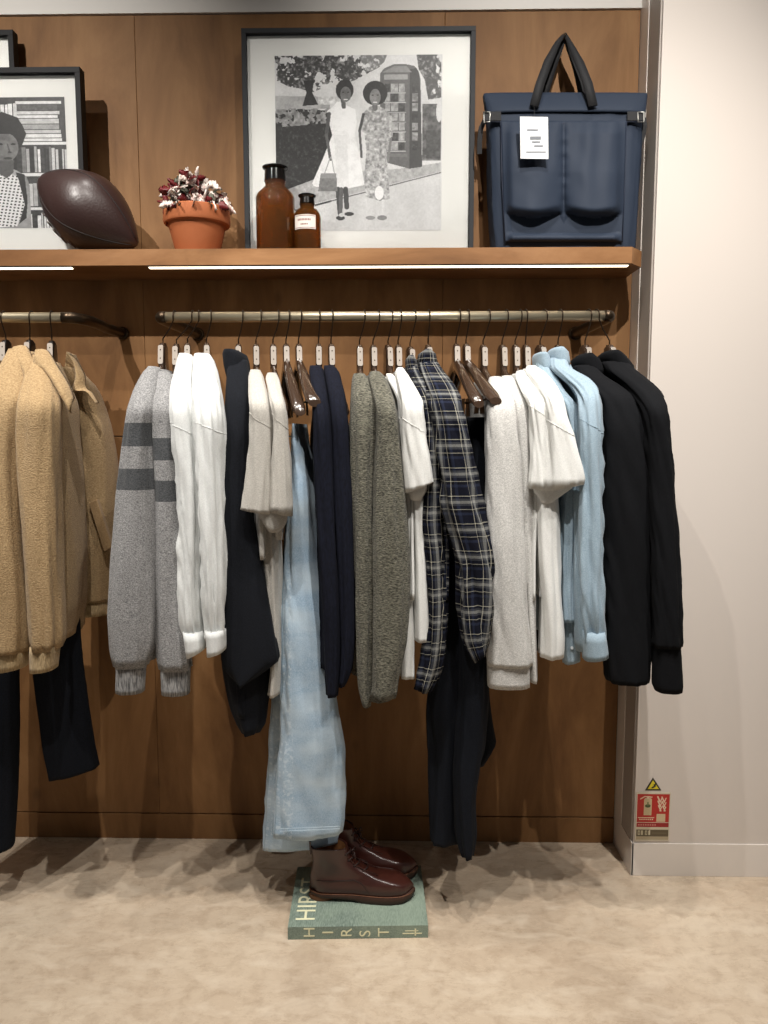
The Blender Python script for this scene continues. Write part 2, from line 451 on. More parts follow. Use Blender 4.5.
m = Matrix.Translation((xe + 0.003, YW - 0.006, RAIL_Z - 0.006)) @ Matrix.Rotation(pi / 2, 4, 'X')
MB().lathe([(0.0, -0.005), (0.02, -0.005), (0.02, 0.002), (0.018, 0.004), (0, 0.004)], 0, 0, 28, m).build('wall_plate', M_iron, b, True)

# ------------------------------------------------------------------ hangers
def hanger(rail_px, neck, end, label, group, wide=0.011, mat=None, clips=False, neck_glint=True, Ye=1.985, neck_h=0.075):
    """contoured wooden hanger; neck=(px,py) top of its neck, end=(px,py) of the near arm tip"""
    mat = mat or M_hang
    RX = at(rail_px, 316, YR).x
    N = at(neck[0], neck[1], YR - 0.01); E_ = at(end[0], end[1], Ye)
    root = thing('clothes_hanger', label, 'hanger', (RX, YR, RAIL_Z), group)
    # hook wire
    d = Vector((E_.x - N.x, E_.y - N.y, 0)).normalized()
    r = 0.0175; pts = []
    c = Vector((RX, YR, RAIL_Z + 0.0005))
    for k in range(13):
        a = radians(200) - radians(205) * k / 12
        pts.append(c + d * (r * cos(a)) + Vector((0, 0, r * sin(a))))
    pts += [c + d * (r * 0.92) + Vector((0, 0, -0.012)), c * 0.6 + N * 0.4 + d * 0.008 + Vector((0, 0, -0.006)), N + Vector((0, 0, 0.012)), N + Vector((0, 0, -0.02))]
    MB().tube(pts, 0.0019, 8).build('hook', M_wire, root, True)
    # body: near arm tip -> neck foot -> far tip, lofted
    perp = Vector((-d.y, d.x, 0)); half = (Vector((E_.x, E_.y, 0)) - Vector((N.x, N.y, 0))).length
    foot = N.z - neck_h; drop = foot - E_.z
    rs = []
    for k in range(-12, 13):
        t = k / 12; a = abs(t)
        z = foot - drop * (a ** 1.25); p = Vector((N.x, N.y, 0)) + d * (half * t) + perp * (0.018 * a * a); p.z = z
        w = wide * (0.85 + 0.15 * a) if wide < 0.015 else 0.010 + (wide - 0.010) * a ** 1.2
        h = 0.021 - 0.008 * a
        if a > 0.97: w *= 0.75; h *= 0.75
        rs.append([p + perp * (w * cos(q)) + Vector((0, 0, h * sin(q))) for q in [2 * pi * i / 14 for i in range(14)]])
    mb = MB(); mb.rings(rs)
    # neck: flat upright with rounded top
    rs = []
    for i in range(9):
        s = i / 8; z = foot - 0.01 + (N.z - foot + 0.01) * s
        wd = (0.030 - 0.012 * s ** 0.7) * (1 if i < 8 else 0.55); tk = 0.0098 * (1 if i < 8 else 0.6)
        rs.append([Vector((N.x, N.y, z)) + d * (wd * math.copysign(abs(cos(q)) ** 0.6, cos(q))) + perp * (tk * math.copysign(abs(sin(q)) ** 0.6, sin(q))) for q in [2 * pi * k / 20 for k in range(20)]])
    mb.rings(rs)
    auto(mb.build('body', mat, root), 50)
    if neck_glint:  # added pale plate with dots, imitating the highlight on the neck front
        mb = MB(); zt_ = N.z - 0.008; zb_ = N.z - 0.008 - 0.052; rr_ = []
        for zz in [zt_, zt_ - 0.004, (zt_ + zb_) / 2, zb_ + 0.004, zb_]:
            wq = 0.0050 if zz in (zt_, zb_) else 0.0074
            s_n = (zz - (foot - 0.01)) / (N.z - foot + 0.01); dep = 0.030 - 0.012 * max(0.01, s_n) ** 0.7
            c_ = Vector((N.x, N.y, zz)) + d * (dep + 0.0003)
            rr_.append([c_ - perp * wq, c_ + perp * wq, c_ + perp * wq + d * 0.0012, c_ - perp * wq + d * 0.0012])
        mb.rings(rr_); pl_ = mb.build('neck_highlight', M_glint, root)
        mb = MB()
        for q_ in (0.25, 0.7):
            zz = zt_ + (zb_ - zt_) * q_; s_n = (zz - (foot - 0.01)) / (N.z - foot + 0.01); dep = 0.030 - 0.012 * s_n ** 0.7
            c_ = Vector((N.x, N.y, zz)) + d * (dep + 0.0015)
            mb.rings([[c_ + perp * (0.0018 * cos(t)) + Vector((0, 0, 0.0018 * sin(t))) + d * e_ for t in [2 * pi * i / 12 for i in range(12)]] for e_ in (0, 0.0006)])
        mb.build('neck_dot', M_wire, pl_)
    if clips:
        bz = E_.z + 0.005
        a_ = Vector((N.x, N.y, bz)) + d * (half - 0.03); b_ = Vector((N.x, N.y, bz)) - d * (half - 0.03)
        MB().tube([a_, b_], 0.0028, 8).build('bar', M_wire, root, True)
        for q in (0.62, -0.62):
            p = Vector((N.x, N.y, bz)) + d * (half * q)
            mb = MB()
            for sgn in (1, -1):
                mb.slab([p + d * 0.016 + perp * (0.004 * sgn) + Vector((0, 0, 0.012)), p - d * 0.016 + perp * (0.004 * sgn) + Vector((0, 0, 0.012)), p - d * 0.02 + perp * (0.007 * sgn) + Vector((0, 0, -0.035)), p + d * 0.02 + perp * (0.007 * sgn) + Vector((0, 0, -0.035))], perp * (0.002 * sgn))
            mb.build('clip', M_iron, root)
    return root, N, d, half

def torso(mb, N, d, half, top_z, sh_z, hem_z, th=0.018, seed=0.0, fold=0.005, flare=0.02, neck=0.06, vmode='path'):
    """front/back of a garment draped over its hanger"""
    perp = Vector((-d.y, d.x, 0)); rows = []
    def row(z, h, t):
        c = Vector((N.x, N.y, z)); a = c + perp * t; b = c - perp * t
        rows.append([*b, *a, h])
    row(top_z, neck * 0.8, th * 0.8); row(top_z - 0.006, neck, th)
    row((top_z + sh_z) / 2, (neck + half) * 0.52, th * 1.05); row(sh_z, half * 0.93, th * 1.05)
    row(sh_z - 0.04, half * 0.99, th * 1.05); row(sh_z - 0.2, half * 1.0, th * 1.15)
    row((sh_z + hem_z) / 2, half + flare * 0.6, th * 1.15); row(hem_z + 0.02, half + flare, th * 1.1); row(hem_z, half + flare, th)
    cloth(mb, rows, n=72, fold=fold, seed=seed, kf=2.6, e=0.8, dirv=d, vmode=vmode)
    return mb

# fabrics
z_of = lambda x, y, Y=1.985: at(x, y, Y).z
FB = {}
FB['grey_knit'] = fabric('grey_wool_knit', (96, 96, 98), (172, 171, 170), 260, (1, 1, 1.5), bump=0.7, bdist=0.003, lo=0.32, hi=0.70)
def striped(nm, bands): return fabric(nm, (96, 96, 98), (172, 171, 170), 260, (1, 1, 1.5), bump=0.7, bdist=0.003, lo=0.32, hi=0.70, stripes=(bands, (52, 54, 57), (92, 94, 96)))
FB['stripe1'] = striped('striped_wool_a', [(z_of(140, 423), z_of(140, 446)), (z_of(135, 468), z_of(135, 489))])
FB['stripe2'] = striped('striped_wool_b', [(z_of(165, 438), z_of(165, 460)), (z_of(165, 480), z_of(165, 501))])
FB['white_shirt'] = fabric('white_cotton', (208, 210, 209), (224, 226, 224), 300, bump=0.15, lo=0.3, hi=0.7)
FB['white_tee'] = fabric('white_jersey', (208, 208, 205), (226, 226, 222), 350, bump=0.2, lo=0.3, hi=0.7)
FB['navy'] = fabric('navy_wool', (13, 15, 20), (21, 24, 31), 300, bump=0.3, sheen=0.02)
FB['navy2'] = fabric('navy_knit', (10, 12, 22), (18, 21, 35), 220, (1, 1, 0.3), bump=0.4, sheen=0.0)
FB['black'] = fabric('black_jersey', (6, 7, 10), (11, 12, 16), 300, bump=0.25, sheen=0.0)
FB['trouser'] = fabric('dark_navy_cotton', (10, 13, 19), (17, 21, 30), 280, bump=0.25, sheen=0.0)
FB['grey_tee'] = fabric('grey_marl_jersey', (166, 162, 155), (196, 192, 184), 320, (1, 1, 2), bump=0.3, lo=0.35, hi=0.65)
FB['grey_sweat'] = fabric('light_grey_marl', (168, 167, 164), (208, 206, 202), 260, (1, 1, 2.0), bump=0.4, lo=0.38, hi=0.62)
FB['knit'] = fabric('moss_grey_tweed_knit', (50, 49, 42), (132, 129, 114), 190, (0.7, 0.7, 2.2), bump=1.0, bdist=0.006, lo=0.36, hi=0.68)
FB['blue'] = fabric('light_blue_chambray', (128, 148, 162), (157, 175, 187), 400, bump=0.15, lo=0.3, hi=0.7)
FB['denim'] = fabric('bleached_denim', (136, 161, 184), (172, 194, 212), 320, (1.5, 1.5, 0.8), bump=0.3, lo=0.3, hi=0.7, large=(6, (196, 210, 218), 0.6, (1.2, 1.2, 2.6)))
FB['tan'] = fabric('camel_wool', (146, 120, 86), (182, 155, 116), 210, (1, 1, 1.6), bump=0.8, bdist=0.004, lo=0.34, hi=0.66)
FB['tan_cotton'] = fabric('camel_smooth', (140, 114, 80), (162, 134, 98), 260, bump=0.3)
FB['plaid'] = plaid('plaid_flannel')
def add_seam(m):
    nt = m.node_tree; b = nt.nodes['Principled BSDF']; uv = ND(nt, 'ShaderNodeUVMap'); sx = ND(nt, 'ShaderNodeSeparateXYZ'); nt.links.new(uv.outputs[0], sx.inputs[0])
    old = b.inputs['Base Color'].links[0].from_socket
    g = ND(nt, 'ShaderNodeMath', operation='COMPARE'); nt.links.new(sx.outputs[0], g.inputs[0]); g.inputs[1].default_value = 0.315; g.inputs[2].default_value = 0.0028
    col = mixc(nt, old, (118, 140, 156), g.outputs[0])
    for u_, w_ in ((0.335, 0.014), (0.40, 0.03)):
        g2 = ND(nt, 'ShaderNodeMath', operation='COMPARE'); nt.links.new(sx.outputs[0], g2.inputs[0]); g2.inputs[1].default_value = u_; g2.inputs[2].default_value = w_
        n = noisen(nt, uv.outputs[0], 10, 2, (1.5 if u_ < 0.35 else 4, 9, 1))
        f = ramp(nt, n, [(0.5, (0, 0, 0)), (0.62, (200,) * 3)])
        mm = ND(nt, 'ShaderNodeMath', operation='MULTIPLY'); nt.links.new(f, mm.inputs[0]); nt.links.new(g2.outputs[0], mm.inputs[1])
        col = mixc(nt, col, (206, 218, 226), mm.outputs[0])
    nt.links.new(col, b.inputs['Base Color'])
add_seam(FB['denim'])
for k_, v_ in FB.items(): v_.use_backface_culling = False

SEED = [0.0]
def nseed():
    SEED[0] += 3.37; return SEED[0]
GH = 'wooden hangers on the middle rail'
def garment(kind, cat, label, group, hlabel, rail, neck, mat, sleeve, top=None, hem=None, th=0.017, cuff=None, collar=None,
            ys=1.985, hd=0.04, fold=0.004, shy=408, hgroup=GH, extra=None, vmode='path', lower=None, hang=True, rib=None, neck_glint=True, hmat=None, yt=2.10, far=True, kf=2.2, crease=0.0, flare=0.02, halfk=1.0):
    shx = None
    for s in sleeve:
        b = s[:-1] if isinstance(s[-1], dict) else s
        y = b[0]
        if y >= shy - 6: shx = (b[1] + b[-1]) / 2; break
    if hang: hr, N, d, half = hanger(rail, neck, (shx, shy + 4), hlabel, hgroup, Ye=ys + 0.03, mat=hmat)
    sd = nseed()
    root = thing(kind, label, cat, (N.x, N.y, N.z - 0.06), group)
    rows = shoulder_rows(sleeve, Ys=ys, ysh=shy, hd=hd, Yt=yt)
    if cuff and kind == 'shirt':
        r_ = rows[-1]; m_ = [(r_[i] + r_[i + 3]) / 2 for i in range(3)]
        rows[-1] = [m_[i] + (r_[i] - m_[i]) * 0.86 for i in range(3)] + [m_[i] + (r_[i + 3] - m_[i]) * 0.86 for i in range(3)] + [r_[6] * 0.6]
    mbs = cloth(MB(), rows, fold=fold, seed=sd, vmode=vmode, kf=kf, crease=crease); rings_ = mbs.last
    sl = mbs.build('sleeve', mat, root, True)
    if kind in ('shirt', 't_shirt'):      # raised armhole seam round the top of the sleeve
        zt_s = at(384, shy + 2 + (sd * 7.3) % 13, ys).z; k_ = min(range(len(rings_)), key=lambda q: abs(sum(p.z for p in rings_[q]) / len(rings_[q]) - zt_s))
        k_ = max(2, min(k_, len(rings_) - 3)); cc = sum(rings_[k_], Vector()) / len(rings_[k_]); m_n = len(rings_[k_])
        pts_ = []
        for q in range(m_n):
            e_ = 2.6 * (0.5 + 0.5 * cos(2 * pi * q / m_n + pi / 2)); i_ = min(int(e_), len(rings_) - k_ - 2); f_ = e_ - int(e_)
            pts_.append(rings_[k_ + i_][q].lerp(rings_[k_ + i_ + 1][q], f_))
        pts_ = [p + (p - cc).normalized() * 0.0004 for p in pts_]
        MB().tube(pts_ + pts_[:1], 0.0009, 6).build('armhole_seam', mat, sl, True)
    if cuff:
        cloth(MB(), prow(cuff, ys, hd * (1.04 if kind == 'shirt' else 0.78)), fold=fold * 0.5, seed=sd, vmode=vmode, kf=3).build('cuff', rib or mat, sl, True)
    ytop = top if top else sleeve[0][0] + 3
    topz = at(neck[0], ytop, YR - 0.02).z; shz = at(shx, shy - 2, ys + 0.02).z
    ylow = hem if hem else (sleeve[-1][0] - 20)
    hz = at(shx, ylow, ys + 0.02).z
    mb = torso(MB(), N, d, half * 0.98 * halfk, topz, shz, hz, th=th, seed=sd + 1.3, vmode=vmode, flare=flare)
    body = mb.build('torso', mat, root, True)
    if far:   # sleeve on the wall side
        perp = Vector((-d.y, d.x, 0)); P = Vector((N.x, N.y, 0)) - d * (half * 0.93)
        w = min(0.035, th * 1.5); rws = []
        slz = at(shx, sleeve[-1][0], ys).z
        for t, dz in ((0.0, 0.0), (0.1, 0.05), (0.5, 0), (1.0, 0)):
            z = shz - 0.02 + (slz - shz) * t - (0.0 if t else 0)
            c = Vector((P.x, P.y, z)) - d * (0.012 if t else 0); ww = w * (1 - 0.35 * t)
            rws.append([*(c - perp * ww * (0.6 if t == 0 else 1)), *(c + perp * ww * (0.6 if t == 0 else 1)), 0.045 if t else 0.03])
        cloth(MB(), rws, n=28, fold=0.003, seed=sd + 5, dirv=-d, vmode=vmode).build('sleeve', mat, root, True)
    if collar:
        cloth(MB(), prow(collar, 2.125, 0.062), fold=0.001, seed=sd + 2, n=40, wr=0.0006).build('collar', mat, root, True)
    if extra: extra(root, sl, body, N, d, half, sd)
    return root

# ---- striped grey sweaters
GRP = 'striped grey knitted sweaters'
FB['grey_rib'] = fabric('grey_wool_rib', (80, 80, 82), (176, 175, 174), 110, (3.5, 3.5, 0.3), bump=1.0, bdist=0.005, lo=0.36, hi=0.62)
garment('sweater', 'sweater', 'grey knitted sweater with two dark stripes, leftmost garment on the long rail', None,
        'wooden hanger under the leftmost striped grey sweater', 175, (163, 343), FB['stripe1'],
        [(367, 150, 158), (372, 145, 159), (382, 139, 159), (395, 134, 158), (410, 130, 156.5), (430, 127, 154), (460, 123, 154.5), (500, 118, 156), (550, 114.5, 156.5), (612, 111, 157), (642, 111.5, 155), (655, 113, 151), (665, 116, 147)],
        cuff=[(662, 116, 147), (670, 117, 145), (691, 116.5, 144)], vmode='z', hd=0.045, rib=FB['grey_rib'], hem=660)
garment('sweater', 'sweater', 'grey knitted sweater with two dark stripes, between its twin and the white shirts', None,
        'wooden hanger under the second striped grey sweater, beside the white shirts', 193, (176.5, 344), FB['stripe2'],
        [(372, 160, 169), (378, 157, 173), (390, 154.5, 176), (408, 153, 178), (430, 153, 179), (460, 154, 181), (500, 155, 183), (560, 156, 184), (612, 157.5, 185), (645, 158, 189), (660, 159, 190.5), (668, 160.5, 191)],
        cuff=[(664, 161, 191), (674, 161, 190), (693, 162, 189.5)], vmode='z', hd=0.04, rib=FB['grey_rib'], hem=662, ys=2.0)
# ---- white shirts
def shirt_front(x0, x1, y0, y1, mat_b, Y=1.975):
    def f(root, sl, body, N, d, half, sd): pass
    return f
garment('shirt', 'shirt', 'white long-sleeved shirt hanging right of the striped sweaters, the left of two', None,
        'wooden hanger under the left white long-sleeved shirt', 199, (187.5, 343), FB['white_shirt'],
        [(354, 180, 190), (360, 178, 194), (375, 175, 194.5), (392, 172, 195), (410, 172.5, 197), (440, 175, 200), (475, 177.5, 201), (530, 179, 202), (590, 181.5, 201), (620, 183.5, 202), (640, 185.5, 638, 203)],
        cuff=[(630, 184, 630, 204), (640, 185.5, 638, 205), (657, 187.5, 648, 205.5)], kf=3.6, crease=0.006, hd=0.04, fold=0.006, ys=1.985, hem=600, th=0.014)
garment('shirt', 'shirt', 'white long-sleeved shirt beside the dark blazer, the right of two', None,
        'wooden hanger under the right white long-sleeved shirt beside the blazer', 211, (206.5, 343), FB['white_shirt'],
        [(354, 196, 209), (360, 194, 213), (375, 194, 217.5), (395, 194, 221), (420, 195, 223), (460, 198, 223.5), (520, 201, 224), (560, 204.5, 224.5), (600, 206, 225), (640, 208, 638, 224.5)],
        cuff=[(629, 206, 629, 225.5), (642, 207.5, 640, 226), (655, 208, 649, 226)], kf=3.6, crease=0.006, hd=0.042, fold=0.007, ys=1.97, hem=600, th=0.014)
# ---- blazer
garment('blazer', 'blazer', 'dark navy blazer with a slanted front hem, between white shirts and grey tees', None,
        'wooden hanger under the dark navy blazer', 243, (238.5, 344), FB['navy'],
        [(360, 228, 247), (375, 227, 249), (400, 226, 250), (430, 223, 251), (460, 222, 250), (500, 222, 250), (560, 222, 263), (610, 222, 271), (645, 222, 277), (665, 223, 662, 277), (686, 241, 684, 244)],
        collar=[(351, 226, 239), (355, 224, 246), (366, 225, 249), (378, 228, 249.5), (381, 230, 248)], hd=0.03, ys=2.0, hem=718, th=0.022, fold=0.003, cuff=None, shy=412,
        extra=lambda root, sl, body, N, d, half, sd: cloth(MB(), prow([(600, 224, 262), (660, 223, 268), (700, 230, 268), (720, 238, 266), (728, 243, 261)], 2.08, 0.06), seed=sd, fold=0.004).build('back_hem', FB['navy'], root, True))
# ---- grey tees
def tee_fold(st, mat, Y, hd=0.02, nm='sleeve_fold'):
    def f(root, sl, body, N, d, half, sd):
        cloth(MB(), prow(st, Y, hd), seed=sd + 9, fold=0.002).build(nm, mat, root, True)
    return f
garment('t_shirt', 't-shirt', 'grey marl t-shirt right beside the dark blazer, the left of two', None,
        'wooden hanger under the left grey marl t-shirt', 261, (256, 344), FB['grey_tee'],
        [(370, 251, 260), (376, 249, 263), (390, 249, 266), (405, 250, 269), (420, 251, 272), (450, 250, 272.5), (480, 247, 272), (500, 243, 271), (506, 508, 0) if False else (506, 242, 509, 271), (509, 241, 514, 270)],
        crease=0.003, hd=0.03, ys=1.945, shy=405, hem=560, th=0.013, fold=0.003, far=False,
        extra=lambda root, sl, body, N, d, half, sd: cloth(MB(), prow([(480, 256, 276), (520, 257, 280), (570, 264, 281), (620, 270, 282), (660, 272, 281), (692, 270, 280)], 2.05, 0.05), seed=sd, fold=0.005).build('hem_panel', FB['grey_tee'], root, True))
garment('t_shirt', 't-shirt', 'grey marl t-shirt beside the light blue jeans, the right of two', None,
        'wooden hanger under the right grey marl t-shirt', 278.5, (273, 344), FB['grey_tee'],
        [(373, 268, 276), (379, 266, 279), (392, 268, 282), (405, 271, 285), (420, 273.5, 287), (450, 272, 289), (480, 271, 290), (505, 270, 291), (510, 269, 516, 291.5)],
        crease=0.003, hd=0.03, ys=1.94, shy=405, hem=540, th=0.014, fold=0.003, far=False,
        extra=tee_fold([(500, 258, 288), (516, 259, 522, 287), (524, 264, 527, 284), (532, 270, 532, 279)], FB['grey_tee'], 1.955))
# ---- navy tops
garment('jumper', 'jumper', 'thin navy jumper hanging over the right edge of the jeans', None,
        'wooden hanger under the navy jumper nearest the jeans', 319.5, (318.5, 344), FB['navy2'],
        [(366, 310, 321), (372, 309, 324), (395, 312, 328), (420, 314, 331), (460, 315, 333), (520, 317, 336), (580, 321, 340), (630, 324, 341), (670, 325, 340), (694, 326.5, 338)],
        hd=0.035, ys=1.985, hem=670, th=0.014, fold=0.003)
garment('jumper', 'jumper', 'thin navy jumper hanging next to the moss grey knits', None,
        'wooden hanger under the navy jumper nearest the moss grey knits', 332, (331, 344), FB['navy2'],
        [(366, 324, 334), (372, 324, 339), (395, 328, 345), (420, 331, 348), (460, 333, 351), (500, 335, 354), (560, 338, 355.5), (640, 340, 354.5), (670, 339, 351), (684, 338.5, 345)],
        hd=0.035, ys=1.995, hem=665, th=0.014, fold=0.003)
# ---- moss knits
garment('sweater', 'sweater', 'moss grey chunky knit sweater beside the navy jumpers, the left of two', None,
        'wooden hanger under the left moss grey knit', 364.5, (359.5, 345), FB['knit'],
        [(374, 354, 365), (380, 352, 369), (400, 351.5, 376), (430, 351.5, 377), (470, 352, 376), (530, 353.5, 376), (600, 356, 377), (660, 357.5, 374), (685, 359, 372), (702, 363, 370)],
        hd=0.045, ys=2.0, hem=660, th=0.018, fold=0.004)
garment('sweater', 'sweater', 'moss grey chunky knit sweater beside the white tees, the right of two', None,
        'wooden hanger under the right moss grey knit', 378.5, (373, 345), FB['knit'],
        [(372, 370, 380), (378, 368, 386), (395, 372, 393), (410, 376, 397), (440, 376, 400.5), (480, 375, 405), (540, 374, 409), (590, 374, 409.5), (640, 373, 407), (675, 373, 400), (688, 373, 398), (698, 370, 694, 397)],
        hd=0.048, ys=1.965, hem=660, th=0.018, fold=0.005)
# ---- white tees
garment('t_shirt', 't-shirt', 'white t-shirt partly hidden between the moss knit and its twin beside the plaid shirts', None,
        'wooden hanger under the white t-shirt nearest the moss knits', 391, (388, 345), FB['white_tee'],
        [(374, 386, 392), (380, 387, 398), (400, 397, 405), (430, 399, 410), (470, 400, 412), (540, 401, 413), (600, 401, 414), (640, 401, 415), (676, 401, 415)],
        hd=0.03, ys=2.01, hem=675, th=0.012, fold=0.003, far=False)
garment('t_shirt', 't-shirt', 'white t-shirt beside the plaid shirts, its short sleeve in front', None,
        'wooden hanger under the white t-shirt nearest the plaid shirts', 400.5, (398, 345), FB['white_tee'],
        [(368, 397, 403), (374, 395, 408), (390, 398, 417), (405, 401, 423), (430, 401, 425), (460, 403, 430), (476, 404.5, 432), (487, 405, 481, 432.5), (493, 406, 482, 432.5)],
        crease=0.004, hd=0.035, ys=1.95, hem=600, th=0.012, fold=0.004, far=False, shy=405,
        extra=lambda root, sl, body, N, d, half, sd: (
            cloth(MB(), prow([(480, 407, 430), (492, 408, 426), (500, 411, 421)], 1.97, 0.02), seed=sd, fold=0.002).build('sleeve_fold', FB['white_tee'], root, True),
            cloth(MB(), prow([(470, 409, 424), (520, 412, 425), (560, 414, 428), (600, 415, 430), (639, 415.5, 431)], 2.0, 0.04), seed=sd, fold=0.004).build('hem_panel', FB['white_tee'], root, True)))
# ---- plaid shirts
def buttons(pts, Y, mat, r=0.0045):
    def f(root, sl, body, N, d, half, sd):
        for x, y in pts:
            p = at(x, y, Y); m = Matrix.Translation(p) @ Matrix.Rotation(pi / 2, 4, 'X')
            MB().lathe([(0, -0.001), (r, -0.001), (r, 0.001), (r * 0.6, 0.0006), (0, 0.0006)], 0, 0, 14, m).build('button', mat, root, True)
    return f
garment('flannel_shirt', 'shirt', 'dark plaid flannel shirt beside the white t-shirts, the left of two', None,
        'wooden hanger under the left plaid shirt', 414, (410, 347), FB['plaid'],
        [(364, 407, 417), (372, 408, 420), (385, 414, 427), (400, 421, 434), (425, 424, 439), (460, 423, 441), (500, 421, 443), (520, 420, 444), (560, 425, 446), (600, 427.5, 446.5), (635, 426, 445), (660, 423, 442), (675, 420, 437), (688, 418.5, 690, 429)],
        collar=[(357, 408, 414), (361, 405, 417), (370, 406, 419), (374, 409, 419)], kf=2.6, crease=0.007, hd=0.035, ys=1.99, hem=640, th=0.015, fold=0.006)
garment('flannel_shirt', 'shirt', 'dark plaid flannel shirt left of the bare hangers, the right of two, cuff swinging right', None,
        'wooden hanger under the right plaid shirt', 428.5, (428, 345), FB['plaid'],
        [(362, 418, 437), (372, 420, 444), (388, 425, 456), (405, 430, 462), (425, 435, 466), (450, 437, 472), (475, 440, 477), (505, 442, 483), (540, 450, 490), (565, 456, 493), (600, 458, 492), (625, 462, 489), (640, 465, 637, 488), (659, 474.5, 650, 486.5)],
        collar=[(351, 424, 431), (355, 418, 436), (364, 416, 438), (369, 420, 438)], kf=2.6, crease=0.008, hd=0.04, ys=1.955, hem=600, th=0.015, fold=0.007)
# ---- grey sweatshirts
garment('sweatshirt', 'sweatshirt', 'light grey marl sweatshirt with a ribbed hem, right of the plaid shirts', None,
        'wooden hanger under the left light grey sweatshirt', 488.6, (483, 345), FB['grey_sweat'],
        [(377, 490, 500), (383, 488, 506), (393, 486, 511), (405, 485.5, 515), (430, 485, 517), (480, 485, 520), (520, 484.5, 522), (560, 485, 525), (600, 486, 527), (640, 487, 530), (664, 487, 532)],
        cuff=[(658, 487.5, 530), (667, 487, 529.5), (686, 488, 529.5)], crease=0.003, hd=0.045, ys=1.985, hem=640, th=0.018, fold=0.004)
garment('sweatshirt', 'sweatshirt', 'light grey marl sweatshirt mostly hidden, only a strip left of the white tees', None,
        'wooden hanger under the right light grey sweatshirt', 506, (502, 345), FB['grey_sweat'],
        [(376, 502, 511), (384, 502, 518), (404, 513, 529), (430, 515, 531), (480, 516, 532), (560, 521, 534), (620, 526, 535), (664, 528, 536), (680, 530, 536.5)],
        hd=0.035, ys=2.015, hem=650, th=0.017, fold=0.003, far=False)
# ---- white tees, right pair
garment('t_shirt', 't-shirt', 'white t-shirt right of the grey sweatshirts, the left of the right-hand pair', None,
        'wooden hanger under the left white t-shirt of the right-hand pair', 520, (515, 345), FB['white_tee'],
        [(371, 517, 523), (378, 515.5, 529), (392, 522, 539), (405, 528, 546), (430, 530, 548), (460, 530, 552), (480, 528, 554), (488, 527, 491, 556)],
        crease=0.004, hd=0.03, ys=1.965, hem=600, th=0.012, fold=0.003, far=False, shy=404)
garment('t_shirt', 't-shirt', 'white t-shirt with wide turned sleeve beside the light blue shirts', None,
        'wooden hanger under the white t-shirt beside the light blue shirts', 525.5, (525.5, 345), FB['white_tee'],
        [(366, 527, 535), (373, 526, 545), (385, 534, 555), (400, 543, 562), (420, 546, 567), (445, 546, 574), (465, 545, 579), (478, 544, 582), (491, 543, 484, 582)],
        crease=0.004, hd=0.035, ys=1.945, hem=600, th=0.012, fold=0.004, far=False, shy=404,
        extra=lambda root, sl, body, N, d, half, sd: (
            cloth(MB(), prow([(478, 532, 574), (492, 534, 488, 572), (499, 540, 495, 562), (504, 542, 502, 551)], 1.965, 0.02), seed=sd, fold=0.002).build('sleeve_fold', FB['white_tee'], root, True),
            cloth(MB(), prow([(485, 536, 556), (520, 536, 558), (560, 538, 559), (600, 540, 561), (635, 540, 563), (655, 540, 562)], 2.0, 0.05), seed=sd, fold=0.006).build('hem_panel', FB['white_tee'], root, True)))
# ---- light blue shirts
M_but = plain('shirt_button', (196, 204, 208), 0.4)
def placket(st, Y, bt):
    def f(root, sl, body, N, d, half, sd):
        p = cloth(MB(), prow(st, Y, 0.03), seed=sd, fold=0.003).build('front_panel', FB['blue'], root, True)
        for x, y in bt:
            q = at(x, y, Y - 0.033); m = Matrix.Translation(q) @ Matrix.Rotation(pi / 2, 4, 'X')
            MB().lathe([(0, -0.001), (0.0045, -0.001), (0.0045, 0.0012), (0.003, 0.0008), (0, 0.0008)], 0, 0, 14, m).build('button', M_but, p, True)
    return f
garment('shirt', 'shirt', 'light blue shirt partly hidden behind the white tees, the left of two', None,
        'wooden hanger under the left light blue shirt', 544, (540, 345), FB['blue'],
        [(362, 536, 549), (372, 538, 553), (388, 548, 562), (405, 560, 575), (430, 566, 577), (480, 566, 577), (500, 562, 577), (560, 560, 575), (620, 561, 574)],
        collar=[(354, 535, 545), (357, 533, 548), (367, 534, 550), (372, 537, 550)], kf=3.2, crease=0.005, hd=0.03, ys=2.02, hem=640, th=0.013, fold=0.003, far=False,
        extra=placket([(470, 556, 580), (540, 557, 580), (600, 561, 579), (640, 561, 579), (663, 563, 659, 579)], 2.045, [(569, 530), (570, 572), (571, 614), (572, 648)]))
garment('shirt', 'shirt', 'light blue long-sleeved shirt with buttoned cuff next to the black jackets', None,
        'wooden hanger under the right light blue shirt', 560, (558, 345), FB['blue'],
        [(358, 550, 566), (368, 550, 570), (378, 560, 588), (388, 571, 597), (400, 577, 599), (425, 578, 600.5), (470, 579, 602), (520, 577, 603), (570, 577, 603), (610, 580, 603), (642, 584, 603)],
        cuff=[(630, 582, 630, 604), (640, 582.5, 639, 605.5), (659, 583.5, 655, 607.5)],
        collar=[(349, 551, 562), (353, 547, 567), (362, 548, 568.5), (368, 551, 568)], kf=3.2, crease=0.006, hd=0.04, ys=1.965, hem=620, th=0.013, fold=0.006,
        extra=placket([(490, 572, 590), (540, 573, 590), (600, 574, 592), (640, 576, 592), (650, 577, 592)], 1.995, []))
